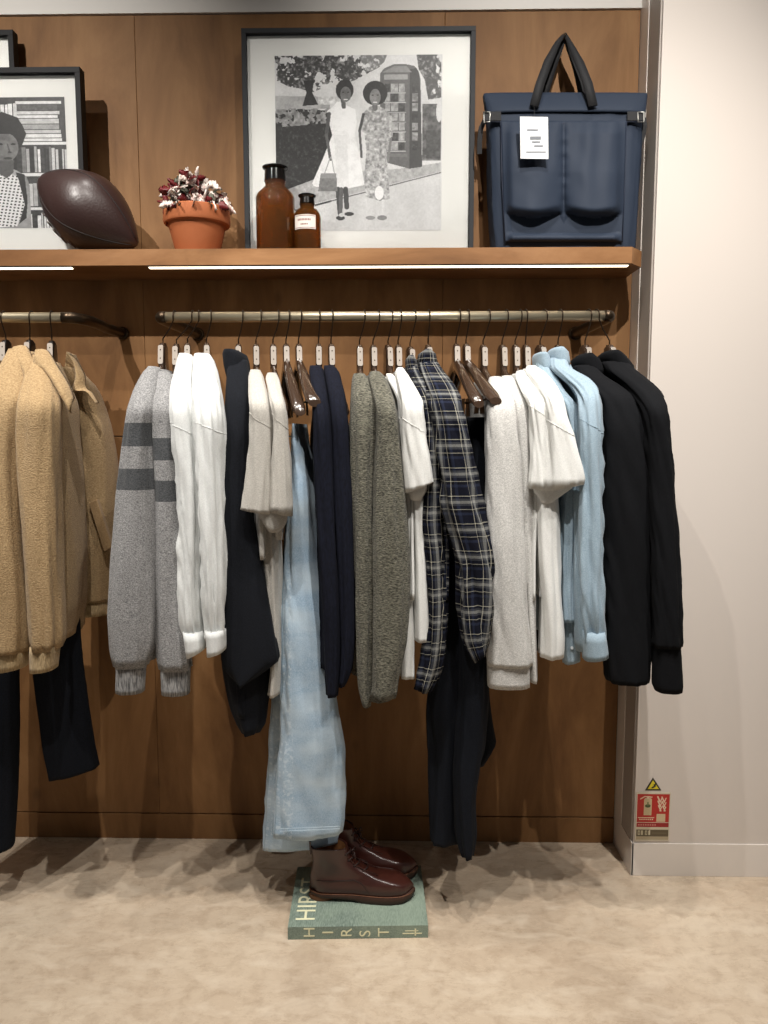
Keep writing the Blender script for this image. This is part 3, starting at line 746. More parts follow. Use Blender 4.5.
# ---- black jackets
garment('jacket', 'jacket', 'plain black jacket beside the light blue shirts, the left of two', None,
        'wooden hanger under the left black jacket', 588, (585, 345), FB['black'],
        [(366, 573, 594), (376, 577, 604), (388, 588, 622), (400, 598, 634), (430, 602, 645), (480, 602, 649), (540, 603, 650), (620, 604, 650), (655, 604, 649), (675, 604.5, 648.5), (680, 607, 647)],
        collar=[(355, 579, 590), (360, 572, 598), (370, 574, 602), (376, 580, 602)], crease=0.005, hd=0.05, ys=1.985, hem=650, th=0.022, fold=0.003)
garment('jacket', 'jacket', 'plain black jacket at the right end of the long rail', None,
        'wooden hanger under the black jacket at the right end', 596, (609.5, 345), FB['black'],
        [(362, 602, 627), (372, 608, 638), (384, 622, 652), (396, 632, 662), (412, 640, 665.5), (440, 643, 668.5), (480, 645, 672.5), (560, 648, 677), (620, 650, 679.5), (645, 651, 680.5)],
        cuff=[(638, 653, 679), (655, 653, 680.5), (684, 652.5, 682), (690, 655, 681)],
        collar=[(352, 604, 616), (356, 599, 623), (367, 603, 632), (373, 608, 632)], crease=0.005, hd=0.045, ys=1.955, hem=640, th=0.024, fold=0.003)

# ------------------------------------------------------------------ jeans and trousers with their hangers
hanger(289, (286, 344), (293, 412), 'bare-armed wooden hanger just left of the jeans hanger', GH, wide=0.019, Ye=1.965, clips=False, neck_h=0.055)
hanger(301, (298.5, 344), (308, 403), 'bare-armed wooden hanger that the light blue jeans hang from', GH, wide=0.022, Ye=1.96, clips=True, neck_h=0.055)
jn = thing('jeans', 'light blue washed jeans hanging from a bare hanger down to the boots', 'jeans', (at(300, 500, 2.1).x, 2.15, at(300, 840, 2.1).z))
cloth(MB(), prow([(424, 297, 303.5, {'Y': 2.16, 'hd': 0.14}), (440, 295.5, 306, {'hd': 0.145}), (460, 293.5, 311, {'Y': 2.14, 'hd': 0.12}), (500, 290.5, 316, {'Y': 2.1, 'hd': 0.09}), (560, 285.5, 321, {'hd': 0.07}),
    (620, 282, 327, {'Y': 2.06, 'hd': 0.05}), (680, 280, 334, {'hd': 0.04}), (720, 279, 340), (745, 278.5, 344.5), (790, 277, 344.5), (820, 276, 344), (835, 275.5, 832, 342)]), seed=2.2, fold=0.005, wr=0.0015, vmode='norm', crease=0.003).build('leg', FB['denim'], jn, True)
cloth(MB(), prow([(440, 294, 300, {'Y': 2.26, 'hd': 0.07}), (470, 291.5, 302), (520, 287, 306, {'Y': 2.24, 'hd': 0.07}), (600, 279.5, 312, {'Y': 2.2, 'hd': 0.06}), (680, 273.5, 318, {'Y': 2.16, 'hd': 0.04}), (745, 269, 330, {'Y': 2.15}),
    (820, 264, 340, {'hd': 0.035}), (848, 263, 841, 338)]), seed=8.2, fold=0.004, vmode='norm', crease=0.003).build('leg', FB['denim'], jn, True)
M_thr = plain('denim_thread', (176, 194, 206), 0.8)
mb = MB()
for yy in (828.5, 826): mb.tube([at(x, yy + (344 - x) * 0.045, 2.013 + abs(x - 310) * 0.0004) for x in range(280, 342, 3)], 0.0007, 5)
mb.build('hem_stitching', M_thr, jn)

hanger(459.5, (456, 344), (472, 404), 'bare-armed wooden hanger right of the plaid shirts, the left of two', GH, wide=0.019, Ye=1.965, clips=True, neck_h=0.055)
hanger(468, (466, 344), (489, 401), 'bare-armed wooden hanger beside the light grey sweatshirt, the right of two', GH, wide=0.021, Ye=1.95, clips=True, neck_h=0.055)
tr = thing('trousers', 'dark navy trousers hanging low below the plaid shirts, left pair', 'trousers', (at(450, 600, 2.15).x, 2.15, at(450, 840, 2.15).z))
cloth(MB(), prow([(418, 452, 466, {'Y': 2.19, 'hd': 0.13}), (440, 448, 470), (500, 446, 474, {'Y': 2.15, 'hd': 0.1}), (560, 443, 474, {'Y': 2.12, 'hd': 0.07}), (640, 436, 470, {'Y': 2.1, 'hd': 0.06}), (700, 428, 468), (740, 429, 466, {'hd': 0.05}), (790, 430, 462), (838, 430, 458)]), seed=12, fold=0.006).build('leg', FB['trouser'], tr, True)
tr2 = thing('trousers', 'dark navy trousers hanging low below the plaid shirts, right pair reaching lower', 'trousers', (at(470, 600, 2.1).x, 2.15, at(465, 850, 2.1).z))
cloth(MB(), prow([(418, 466, 486, {'Y': 2.18, 'hd': 0.13}), (450, 466, 489), (500, 464, 487, {'Y': 2.13, 'hd': 0.09}), (560, 462, 486, {'Y': 2.07, 'hd': 0.06}), (640, 460, 486, {'Y': 2.04, 'hd': 0.045}), (700, 458, 488), (745, 456, 485), (765, 455, 480), (800, 455, 474), (835, 456, 475), (852, 461, 473)]), seed=15, fold=0.005).build('leg', FB['trouser'], tr2, True)
cloth(MB(), prow([(560, 470, 487, {'Y': 2.2, 'hd': 0.05}), (640, 470, 487), (700, 470, 490), (735, 470, 495), (746, 474, 742, 495.5), (760, 470, 484)]), seed=18, fold=0.003).build('leg', FB['trouser'], tr2, True)

# ------------------------------------------------------------------ tan jackets on the left rail
GT = 'dark hangers on the left rail'
def poly_part(nm, pts, mat, root, off=(0, 0.006, 0), bev=0.002):
    mb = MB(); mb.slab([at(*p) for p in pts], off)
    o = mb.build(nm, mat, root); md = o.modifiers.new('b', 'BEVEL'); md.width = bev; md.segments = 3; return auto(o, 60)
def bent_strip(nm, A, B, mat, root, th=0.008, n=24):
    """strip of cloth between two px curves A and B [(x,y,Y)], thickened"""
    def samp(P, t):
        s = t * (len(P) - 1); i = min(int(s), len(P) - 2); f = s - i
        g = lambda k: np.array(P[max(0, min(k, len(P) - 1))], float)
        return cr(g(i - 1), g(i), g(i + 1), g(i + 2), f)
    rs = []
    for i in range(n + 1):
        a = samp(A, i / n); b = samp(B, i / n); ring = []
        pa = at(*a); pb = at(*b)
        m = 8; nrm = (pb - pa).cross(Vector((0, 0, 1))); nrm = Vector((0, 1, 0))
        front = [pa.lerp(pb, j / m) - Vector((0, 0.012 * sin(pi * j / m), 0)) for j in range(m + 1)]
        back = [p + Vector((0, th, 0)) for p in reversed(front)]
        rs.append(front + back)
    mb = MB(); mb.rings(rs); o = mb.build(nm, mat, root, True); return o
for ii, (rp, nk, en, lb) in enumerate(((4, (6, 340), (-26, 412), 'dark hanger cut by the left edge of the photo'), (32, (30, 340), (0, 410), 'dark hanger under the tan jacket at the left edge'), (52, (52, 341), (33, 410), 'dark hanger under the open tan jacket with a side pocket'))):
    hh = hanger(rp, nk, en, lb, GT, neck_glint=(ii != 99), wide=0.012, mat=M_hangd, Ye=2.0)
    # broad blade of the coat hanger
    if ii == 2: N52 = hh
    if ii == 1: N30 = hh
    if ii == 0: N6 = hh
rib_t = fabric('camel_rib', (160, 136, 100), (204, 180, 140), 150, (3, 3, 0.4), bump=0.9, bdist=0.004)
# jacket at the left edge
j1 = thing('jacket', 'tan wool jacket with ribbed cuff, cut by the left edge of the photo', 'jacket', (N30[1].x, YR, 1.55))
s1 = cloth(MB(), shoulder_rows([(350, 12, 26), (362, 5, 29), (380, -4, 31), (400, -10, 30), (420, -14, 24), (460, -18, 22), (520, -20, 24), (580, -20, 27), (630, -19, 28.5), (650, -15, 27)], ys := 1.99, hd=0.055), seed=31, fold=0.006).build('sleeve', FB['tan'], j1, True)
cloth(MB(), prow([(648, -14, 27.5), (655, -13, 27), (671, -12, 666, 26)], 1.99, 0.045), seed=31, fold=0.002, kf=5).build('cuff', rib_t, s1, True)
torso(MB(), N30[1], N30[2], N30[3], at(30, 352, 2.16).z, at(0, 404, 2.0).z, at(10, 640, 2.0).z, th=0.03, seed=33).build('torso', FB['tan'], j1, True)
bent_strip('collar', [(14, 349, 2.07), (9, 355, 2.06), (8, 362, 2.05), (15, 363, 2.04), (22, 372, 2.02), (26, 385, 2.0)], [(16, 346, 2.08), (21, 345, 2.08), (26, 347, 2.07), (31, 357, 2.05), (33, 367, 2.03), (30, 383, 2.01)], FB['tan'], j1, th=0.012)
# open jacket
j2 = thing('jacket', 'open tan wool jacket with a slanted side pocket, left of the striped sweaters', 'jacket', (N52[1].x, YR, 1.55))
s2 = cloth(MB(), shoulder_rows([(356, 36, 47), (366, 31, 52), (380, 27, 57), (395, 23, 60), (410, 20.5, 60), (440, 20, 60), (480, 21, 59), (530, 24, 60), (580, 28, 62), (620, 30.5, 63), (640, 31.5, 62.5), (648, 33, 59)], 1.97, hd=0.05), seed=35, fold=0.005).build('sleeve', FB['tan'], j2, True)
cloth(MB(), prow([(645, 32, 59), (652, 31.5, 58), (670, 32, 668, 56)], 1.97, 0.042), seed=35, fold=0.002, kf=5).build('cuff', rib_t, s2, True)
cloth(MB(), prow([(362, 44, 56, {'Y': 2.16, 'hd': 0.05}), (385, 44, 63, {'Y': 2.13, 'hd': 0.09}), (405, 46, 69, {'Y': 2.11, 'hd': 0.11}), (440, 46, 72), (500, 46, 77), (560, 46, 80), (600, 48, 80), (620, 50, 77), (634, 52, 75)]), seed=37, fold=0.005).build('near_front', FB['tan'], j2, True)
fp = cloth(MB(), prow([(368, 62, 76, {'Y': 2.27, 'hd': 0.05}), (385, 64, 92, {'Y': 2.31, 'hd': 0.07}), (400, 66, 100, {'Y': 2.34, 'hd': 0.08}), (430, 68, 109), (470, 70, 115), (520, 74, 118), (560, 76, 117), (598, 80, 114)]), seed=39, fold=0.004).build('far_front', FB['tan'], j2, True)
cloth(MB(), prow([(597, 80, 114, {'Y': 2.34, 'hd': 0.072}), (612, 80, 112.5)]), seed=39, fold=0.002).build('hem_band', rib_t, fp, True)
poly_part('pocket_welt', [(88.5, 503, 2.247), (96.5, 499.5, 2.247), (112, 547, 2.256), (104, 552, 2.253)], FB['tan_cotton'], fp, off=(0, 0.02, 0))
bent_strip('collar', [(36, 352, 2.05), (33, 360, 2.04), (34, 367, 2.03), (41, 368, 2.02), (49, 377, 2.0), (59, 394, 1.975), (70, 413, 1.97)], [(38, 349, 2.06), (43, 349, 2.06), (48, 352, 2.05), (57, 367, 2.03), (64, 378, 2.01), (69, 387, 2.0), (73, 398, 1.99)], FB['tan'], j2, th=0.012)
bent_strip('collar_leaf', [(67, 352, 2.25), (73, 362, 2.24), (75, 378, 2.235), (72, 391, 2.23), (85, 391, 2.225), (97, 404, 2.22)], [(69, 352, 2.26), (77, 362, 2.25), (84, 375, 2.245), (86, 388, 2.24), (92, 393, 2.23), (98, 403, 2.225)], FB['tan'], j2)
poly_part('far_shoulder', [(66, 352, 2.30), (72, 354, 2.31), (84, 378, 2.34), (86, 392, 2.34), (78, 396, 2.32), (64, 372, 2.28)], FB['tan'], j2, off=(0, 0.03, 0))
# trousers under the jackets
t1 = thing('trousers', 'dark navy trousers hanging below the open tan jacket', 'trousers', (at(60, 700, 2.15).x, 2.15, at(60, 775, 2.15).z))
cloth(MB(), prow([(560, 34, 78, {'Y': 2.14, 'hd': 0.035}), (640, 31, 80), (700, 37, 88), (745, 43, 95), (779, 50, 766, 99)]), seed=41, fold=0.003).build('leg', FB['trouser'], t1, True)
cloth(MB(), prow([(560, 38, 76, {'Y': 2.24, 'hd': 0.03}), (640, 38, 79), (700, 44, 87), (740, 50, 93), (766, 56, 756, 95)]), seed=42, fold=0.003).build('leg', FB['trouser'], t1, True)
t2 = thing('trousers', 'long dark navy trousers at the left edge of the photo, below the tan jacket', 'trousers', (at(0, 700, 2.15).x, 2.15, at(0, 850, 2.15).z))
cloth(MB(), prow([(560, -22, 18, {'Y': 2.12, 'hd': 0.04}), (640, -22, 18.5), (700, -22, 18.5), (780, -22, 16), (850, -20, 846, 13)]), seed=44, fold=0.003).build('leg', FB['trouser'], t2, True)
cloth(MB(), prow([(560, -28, 12, {'Y': 2.22, 'hd': 0.04}), (700, -28, 13), (838, -26, 10)]), seed=45, fold=0.003).build('leg', FB['trouser'], t2, True)

# ------------------------------------------------------------------ pictures
def hashn(a, b, s=0): return noise.noise(Vector((a, b, s)))
class Canvas:
    def __init__(s, w, h, bg=(200,) * 3):
        s.w, s.h = w, h; s.a = np.zeros((h, w, 3)); s.a[:] = bg
        s.yy, s.xx = np.mgrid[0:h, 0:w].astype(float); s.xx += 0.5; s.yy += 0.5
        rs = np.random.RandomState(3); s.rs = rs
    def nz(s, sc, seed=0, stretch=(1, 1)):
        rs = np.random.RandomState(seed); out = np.zeros((s.h, s.w)); amp = 1; tot = 0
        for o in range(3):
            g = sc / (2 ** o); gw = int(s.w / (g * stretch[0])) + 3; gh = int(s.h / (g * stretch[1])) + 3
            G = rs.rand(gh, gw); fx = s.xx / (g * stretch[0]); fy = s.yy / (g * stretch[1])
            ix = fx.astype(int); iy = fy.astype(int); tx = fx - ix; ty = fy - iy
            tx = tx * tx * (3 - 2 * tx); ty = ty * ty * (3 - 2 * ty)
            out += amp * ((G[iy, ix] * (1 - tx) + G[iy, ix + 1] * tx) * (1 - ty) + (G[iy + 1, ix] * (1 - tx) + G[iy + 1, ix + 1] * tx) * ty)
            tot += amp; amp *= 0.6
        return out / tot
    def mask(s, pts):
        m = np.zeros((s.h, s.w), bool); n = len(pts)
        for i in range(n):
            x0, y0 = pts[i]; x1, y1 = pts[(i + 1) % n]
            if y0 == y1: continue
            c = ((s.yy >= min(y0, y1)) & (s.yy < max(y0, y1)))
            m ^= c & (s.xx < (x1 - x0) * (s.yy - y0) / (y1 - y0) + x0)
        return m
    def put(s, m, v, tex=None, amp=0):
        v = np.array(v if isinstance(v, (tuple, list)) else (v,) * 3, float)
        if tex is None: s.a[m] = v
        else: s.a[m] = np.clip(v[None] + (tex[m][:, None] - 0.5) * 2 * amp, 0, 255)
    def poly(s, pts, v, tex=None, amp=0): s.put(s.mask(pts), v, tex, amp)
    def ell(s, cx, cy, rx, ry, v, tex=None, amp=0): s.put(((s.xx - cx) / rx) ** 2 + ((s.yy - cy) / ry) ** 2 < 1, v, tex, amp)
    def rect(s, x0, y0, x1, y1, v, tex=None, amp=0): s.put((s.xx >= x0) & (s.xx < x1) & (s.yy >= y0) & (s.yy < y1), v, tex, amp)
    def line(s, x0, y0, x1, y1, w, v):
        L = max(1e-6, math.hypot(x1 - x0, y1 - y0)); t = np.clip(((s.xx - x0) * (x1 - x0) + (s.yy - y0) * (y1 - y0)) / L ** 2, 0, 1)
        s.put(np.hypot(s.xx - x0 - t * (x1 - x0), s.yy - y0 - t * (y1 - y0)) < w / 2, v)
def canvas_mesh(nm, cv, P0, PX, PZ, mat, root):
    """flat sheet with the canvas printed on it. P0 upper-left corner, PX across, PZ down"""
    w, h = cv.w, cv.h
    ii, jj = np.meshgrid(np.arange(w + 1), np.arange(h + 1))
    V = np.array(P0)[None] + (ii.ravel() / w)[:, None] * np.array(PX)[None] + (jj.ravel() / h)[:, None] * np.array(PZ)[None]
    i0 = (np.arange(h)[:, None] * (w + 1) + np.arange(w)[None]).ravel()
    Fc = np.stack([i0, i0 + w + 1, i0 + w + 2, i0 + 1], 1)
    me = bpy.data.meshes.new(nm); me.vertices.add(len(V)); me.vertices.foreach_set('co', V.astype('f').ravel())
    me.loops.add(Fc.size); me.loops.foreach_set('vertex_index', Fc.astype('i').ravel())
    me.polygons.add(len(Fc)); me.polygons.foreach_set('loop_start', (np.arange(len(Fc)) * 4).astype('i'))
    me.update(calc_edges=True)
    c = np.clip(cv.a / 255, 0, 1); c = np.where(c <= 0.04045, c / 12.92, ((c + 0.055) / 1.055) ** 2.4)
    col = np.ones((h * w, 4, 4)); col[:, :, :3] = c.reshape(-1, 1, 3)
    at_ = me.color_attributes.new('ink', 'FLOAT_COLOR', 'CORNER'); at_.data.foreach_set('color', col.astype('f').ravel())
    return link(nm, me, mat, root)

def framed(name, label, x0, x1, ztop, Y, fw, fd, mat_f, win=None, art=None, glass=True, lean=0.0):
    """frame from world x0..x1, shelf to ztop, front face at Y"""
    z0 = SZ1 + 0.0005
    root = thing(name, label, 'framed picture', ((x0 + x1) / 2, Y + fd / 2, z0))
    mb = MB()
    mb.box(x0, x1, Y, Y + fd, ztop - fw, ztop, 0.0008); mb.box(x0, x1, Y, Y + fd, z0, z0 + fw, 0.0008)
    mb.box(x0, x0 + fw, Y, Y + fd, z0 + fw, ztop - fw, 0.0008); mb.box(x1 - fw, x1, Y, Y + fd, z0 + fw, ztop - fw, 0.0008)
    mb.build('frame', mat_f, root)
    ym = Y + fd * 0.55
    if win: MB().box(x0 + fw, x1 - fw, ym, Y + fd - 0.002, z0 + fw, ztop - fw).build('mat_board', M_mat, root)
    MB().box(x0 + fw, x1 - fw, Y + fd * 0.3, Y + fd * 0.3 + 0.002, z0 + fw, ztop - fw).build('glass', M_glass, root)
    if art is not None:
        a, b = win
        canvas_mesh('photo_print', art, (a[0], ym - 0.0008, a[1]), (b[0] - a[0], 0, 0), (0, 0, b[1] - a[1]), M_print, root)
    return root

# street photo
W_, H_ = 340, 348
cv = Canvas(W_, H_, (222,) * 3)
k = W_ / 170.0   # photo pixels -> canvas
def P(*pts): return [((x - 274) * k, (y - 56) * k) for x, y in pts]
def X(x): return (x - 274) * k
def Yc(y): return (y - 56) * k
t1_ = cv.nz(14, 1); t2_ = cv.nz(6, 2); t3_ = cv.nz(40, 5)
cv.rect(0, 0, W_, H_, 214, t3_, 18)
cv.poly(P((274, 95), (330, 96), (330, 108), (274, 108)), 170, t1_, 25)             # far houses
cv.rect(X(318), Yc(96), X(345), Yc(104), 205, t2_, 60)
lf = cv.nz(9, 11)
lf2 = cv.nz(4.5, 14); lf3 = cv.nz(22, 15)
def leaves(m, dark, light, tx):
    mm = m & ((tx * 0.5 + lf3 * 0.5) > 0.40); v = np.clip((lf2 - 0.42) * 3.2, 0, 1)
    cv.a[mm] = (dark + (light - dark) * v[mm] ** 1.5)[:, None]
m = cv.mask(P((274, 56), (374, 56), (382, 66), (368, 74), (356, 80), (345, 84), (330, 82), (322, 88), (312, 92), (300, 88), (288, 86), (276, 80))); leaves(m, 62, 150, lf)
cv.poly(P((303, 80), (314, 80), (312, 92), (318, 104), (302, 105), (306, 92)), 44, t2_, 10)
m = cv.mask(P((360, 56), (388, 56), (384, 66), (372, 72), (364, 70))); leaves(m, 120, 180, lf)
m = cv.mask(P((418, 56), (443, 56), (443, 98), (430, 100), (426, 80), (420, 70))); leaves(m, 70, 150, lf)
cv.rect(X(424), Yc(104), X(443), Yc(160), 96, lf, 60)
cv.rect(X(428), Yc(130), X(443), Yc(158), 70, t2_, 30); cv.ell(X(441), Yc(112), 6, 20, 215)
cv.poly(P((274, 110), (300, 108), (332, 110), (332, 172), (310, 180), (285, 188), (274, 190)), 34, lf2, 60)     # hedge
cv.put(cv.mask(P((274, 108), (332, 107), (332, 122), (274, 126))) & (lf > 0.45), 140, t2_, 45)
cv.poly(P((274, 192), (330, 172), (400, 168), (443, 162), (443, 172), (380, 186), (274, 212)), 176, t2_, 26)  # verge
cv.poly(P((274, 212), (380, 186), (443, 171), (443, 229), (274, 229)), 206, t3_, 14)   # pavement
cv.line(X(274), Yc(214), X(330), Yc(200), 4, 70); cv.line(X(330), Yc(200), X(443), Yc(172), 2.4, 110)
# telephone box
cv.poly(P((381, 74), (385, 69), (395, 65), (407, 65), (416, 67), (420, 72), (422, 80), (424, 165), (411, 168), (381, 160)), 104)
cv.poly(P((411, 70), (418, 69), (421, 76), (424, 166), (411, 168)), 66)
cv.rect(X(385), Yc(75), X(409), Yc(80), 160); cv.poly(P((383, 73), (395, 67), (408, 67), (413, 73)), 140)
for i in range(7):
    yy = 84 + i * 9.6
    for j, xx in enumerate((386, 392, 400)): cv.rect(X(xx), Yc(yy), X(xx + (5, 7, 6)[j]), Yc(yy + 7.8), (170 if (i * 3 + j) % 4 else 70), t2_, 50)
    cv.rect(X(413.5), Yc(yy), X(419.5), Yc(yy + 7.8), 140 if i % 3 else 60, t2_, 55)
    cv.line(X(385), Yc(yy + 9), X(407), Yc(yy + 9), 1.4, 190)
cv.rect(X(383), Yc(153), X(409), Yc(156), 120)
# left figure: white dress and handbag
cv.poly(P((327, 110), (333, 106), (337, 101), (343, 101), (347, 105), (356, 109), (357, 122), (355, 134), (361, 160), (365, 184), (345, 188), (325, 187), (313, 185), (311, 182), (322, 158), (332, 134), (329, 122)), 232, t1_, 14)
cv.poly(P((334, 134), (347, 134), (349, 186), (337, 187)), 222, t1_, 10)
for lx in ((336, 188, 338, 212), (344, 188, 345, 206)): cv.line(X(lx[0]) + 3, Yc(lx[1]), X(lx[2]) + 3, Yc(lx[3]), 10, 78)
cv.line(X(341), Yc(188), X(340), Yc(214), 8, 100)
cv.ell(X(340), Yc(217), 9, 5, 60); cv.ell(X(349), Yc(213), 10, 4, 66); cv.ell(X(341), Yc(214), 5, 4, 200)
cv.line(X(329), Yc(113), X(326), Yc(134), 7.5, 82); cv.line(X(326), Yc(134), X(330), Yc(158), 6, 96)
cv.line(X(330), Yc(156), X(324), Yc(172), 2, 170); cv.line(X(331), Yc(156), X(334), Yc(172), 2, 170)
cv.poly(P((320, 172), (336, 172), (337, 190), (317, 190)), 128, t2_, 18); cv.poly(P((320, 172), (336, 172), (336, 177), (320, 177)), 150)
cv.line(X(343), Yc(98), X(344), Yc(106), 9, 96)
cv.ell(X(345), Yc(90), 18, 20, 34, t2_, 14); cv.ell(X(346), Yc(94), 11, 15, 116, t1_, 20)
cv.ell(X(343.5), Yc(92), 1.8, 1.3, 30); cv.ell(X(348.5), Yc(92), 1.8, 1.3, 30); cv.ell(X(346), Yc(99), 4, 1.3, 225)
cv.poly(P((336, 86), (341, 80), (350, 80), (354, 87), (347, 85)), 40, t2_, 14)
# right figure: patterned dress
pt = cv.nz(5, 21)
m = cv.mask(P((364, 112), (371, 106), (378, 105), (385, 108), (393, 116), (394, 136), (389, 138), (388, 150), (389, 172), (391, 198), (381, 200), (366, 196), (365, 172), (367, 150), (365, 132), (362, 130)))
cv.put(m, 172, pt, 75)
cv.line(X(364), Yc(114), X(360), Yc(130), 6, 70); cv.line(X(360), Yc(130), X(362), Yc(156), 5, 90)
cv.line(X(392), Yc(138), X(389), Yc(160), 5, 130); cv.ell(X(380), Yc(192), 9, 14, 236)
cv.line(X(375), Yc(200), X(375), Yc(214), 7, 205); cv.line(X(384), Yc(200), X(384), Yc(214), 7, 215)
cv.ell(X(371), Yc(217), 10, 4, 150); cv.ell(X(383), Yc(217), 10, 5, 140)
cv.ell(X(376), Yc(93), 25, 24, 38, t2_, 20); cv.line(X(375), Yc(100), X(376), Yc(108), 10, 110)
cv.ell(X(376), Yc(97), 11, 16, 142, t1_, 20); cv.ell(X(373.5), Yc(95), 1.8, 1.3, 40); cv.ell(X(378.5), Yc(95), 1.8, 1.3, 40); cv.ell(X(376), Yc(102), 4, 1.2, 225)
YP = 2.392
cv.a = np.clip((cv.a - 128) * 1.12 + 120 + (cv.nz(3, 33) - 0.5)[:, :, None] * 26, 8, 240)
A = at(241, 28, YP); B = at(476, 28, YP)
framed('picture_frame', 'large square dark-framed black-and-white photo of two women by a telephone box', A.x, B.x, A.z, YP, 0.014, 0.034, M_frameg,
       ((at(274.5, 56, YP + .018).x, at(274.5, 56, YP + .018).z), (at(442.5, 56, YP + .018).x, at(400, 230.5, YP + .018).z)), cv)
# portrait with bookshelf
W2, H2 = 240, 330; k2 = 2.0
c2 = Canvas(W2, H2, (228,) * 3)
ox, oy = -56, 98
def X2(x): return (x - ox) * W2 / (66 - ox)
def Y2(y): return (y - oy) * H2 / (228 - oy)
def P2(*p): return [(X2(x), Y2(y)) for x, y in p]
b1 = c2.nz(7, 4); b2_ = c2.nz(20, 6)
c2.rect(0, 0, W2, H2, 60, b1, 20)
rs = np.random.RandomState(5)
for (ya, yb) in ((102, 142),):
    y = ya
    while y < yb:
        h = rs.uniform(3, 6); c2.rect(X2(16), Y2(y), X2(62 + rs.uniform(-4, 1)), Y2(y + h - 0.8), rs.choice([220, 190, 160, 90, 205]), b1, 22); y += h
c2.rect(X2(-56), Y2(142), X2(66), Y2(145), 226)
for (ya, yb) in ((146, 172), (180, 206), (212, 228), (102, 140)):
    x = -56 if ya != 102 else -56
    xe_ = 64 if ya != 102 else 14
    while x < xe_:
        w = rs.uniform(2.2, 5); c2.rect(X2(x), Y2(ya + rs.uniform(0, 4)), X2(x + w - 0.6), Y2(yb), rs.choice([225, 200, 170, 120, 60, 215, 40]), b1, 22); x += w
c2.rect(X2(-56), Y2(173), X2(66), Y2(176), 222); c2.rect(X2(-56), Y2(207), X2(66), Y2(210), 222)
c2.poly(P2((-34, 176), (-8, 168), (4, 166), (14, 170), (24, 176), (27, 186), (27, 228), (-40, 228)), 150, b2_, 26)   # shoulders/arms
m = c2.mask(P2((-24, 176), (-4, 172), (6, 173), (15, 176), (21, 205), (12, 226), (-18, 228), (-24, 210)))
c2.put(m, 226); chk = (((c2.xx * 1.0 + c2.yy * 0.2) // 4 % 2) < 1) & (((c2.yy - c2.xx * 0.15) // 4 % 2) < 1); c2.put(m & chk, 30)
c2.poly(P2((13, 172), (22, 174), (24, 200), (22, 218), (14, 224), (21, 204), (16, 180)), 40)
c2.poly(P2((-4, 160), (12, 160), (11, 172), (4, 178), (-6, 172)), 88)
c2.ell(X2(2), Y2(134), 44, 52, 34, b1, 12); c2.ell(X2(4), Y2(147), 26, 36, 112, b2_, 34)
c2.poly(P2((-18, 138), (-14, 118), (2, 112), (18, 118), (26, 134), (22, 142), (12, 134), (-4, 134), (-14, 144)), 32, b1, 10)
c2.ell(X2(-1), Y2(144), 5, 2.4, 30); c2.ell(X2(12), Y2(144), 5, 2.4, 30); c2.line(X2(6), Y2(144), X2(8), Y2(151), 3, 84); c2.ell(X2(6), Y2(158), 9, 3, 60); c2.ell(X2(8), Y2(152), 4, 2, 60)
c2.a = np.clip((c2.a - 128) * 1.08 + 122 + (c2.nz(3, 34) - 0.5)[:, :, None] * 24, 8, 240)
YP2 = 2.36
A = at(-92, 68, YP2); B = at(79.5, 68, YP2)
framed('picture_frame', 'black-framed portrait of a woman before bookshelves, behind the leather ball', A.x, B.x, A.z, YP2, 0.016, 0.036, M_frame,
       ((at(ox, oy, YP2 + .02).x, at(ox, oy, YP2 + .02).z), (at(64.5, oy, YP2 + .02).x, at(60, 228, YP2 + .02).z)), c2)
YP3 = 2.425
A = at(-150, 31, YP3); B = at(12.5, 31, YP3)
framed('picture_frame', 'black-framed picture half hidden behind the bookshelf portrait, top left corner', A.x, B.x, A.z, YP3, 0.016, 0.032, M_frame, ((0, 0), (0, 0)), None)

# ------------------------------------------------------------------ leather ball
M_leath = plain('brown_leather', (50, 31, 28), 0.42, coat=0.25, bump=0.35, bscale=160, coat_r=0.3)
M_seam = plain('dark_seam', (26, 16, 14), 0.7)
M_lace = plain('leather_lace', (86, 62, 54), 0.5)
bc = at(88, 217, 2.318)
a_, r_ = 0.183, 0.110
TILT = radians(34); ax = Vector((cos(TILT), -0.10, -sin(TILT))).normalized()
rot = ax.to_track_quat('Z', 'Y').to_matrix().to_4x4()
prof = []
for i in range(41):
    t = -1 + 2 * i / 40; prof.append((r_ * max(0.0, (1 - abs(t) ** 1.75)) ** 0.86 + 0.0006, a_ * t))
def ball_low():
    mz = 9
    for r, z in prof:
        for q in range(24):
            p = rot @ Vector((r * cos(q / 24 * 2 * pi), r * sin(q / 24 * 2 * pi), z)); mz = min(mz, p.z)
    return mz
bc.z = SZ1 - ball_low() + 0.0005
ball = thing('rugby_ball', 'vintage dark brown leather rugby ball at the left on the shelf', 'ball', (bc.x, bc.y, SZ1))
MB().lathe(prof, 0, 0, 48, Matrix.Translation(bc) @ rot).build('cover', M_leath, ball, True)
mb = MB()
for q0 in (0.62, 0.62 + pi / 2, 0.62 + pi, 0.62 + 1.5 * pi):
    mb.tube([Matrix.Translation(bc) @ rot @ Vector(((r + 0.0002) * cos(q0), (r + 0.0002) * sin(q0), z)) for r, z in prof[1:-1]], 0.0016, 6)
mb.build('seam', M_seam, ball, True)
mb = MB()
for i in range(5):
    t = -0.5 + i * 0.16; r = r_ * (1 - abs(t) ** 1.75) ** 0.86
    mb.tube([Matrix.Translation(bc) @ rot @ Vector(((r + 0.002) * cos(4.42 + s), (r + 0.002) * sin(4.42 + s), a_ * t + 0.004 * s * 10)) for s in (-0.14, -0.07, 0, 0.07, 0.14)], 0.002, 6)
mb.build('lacing', M_lace, ball, True)

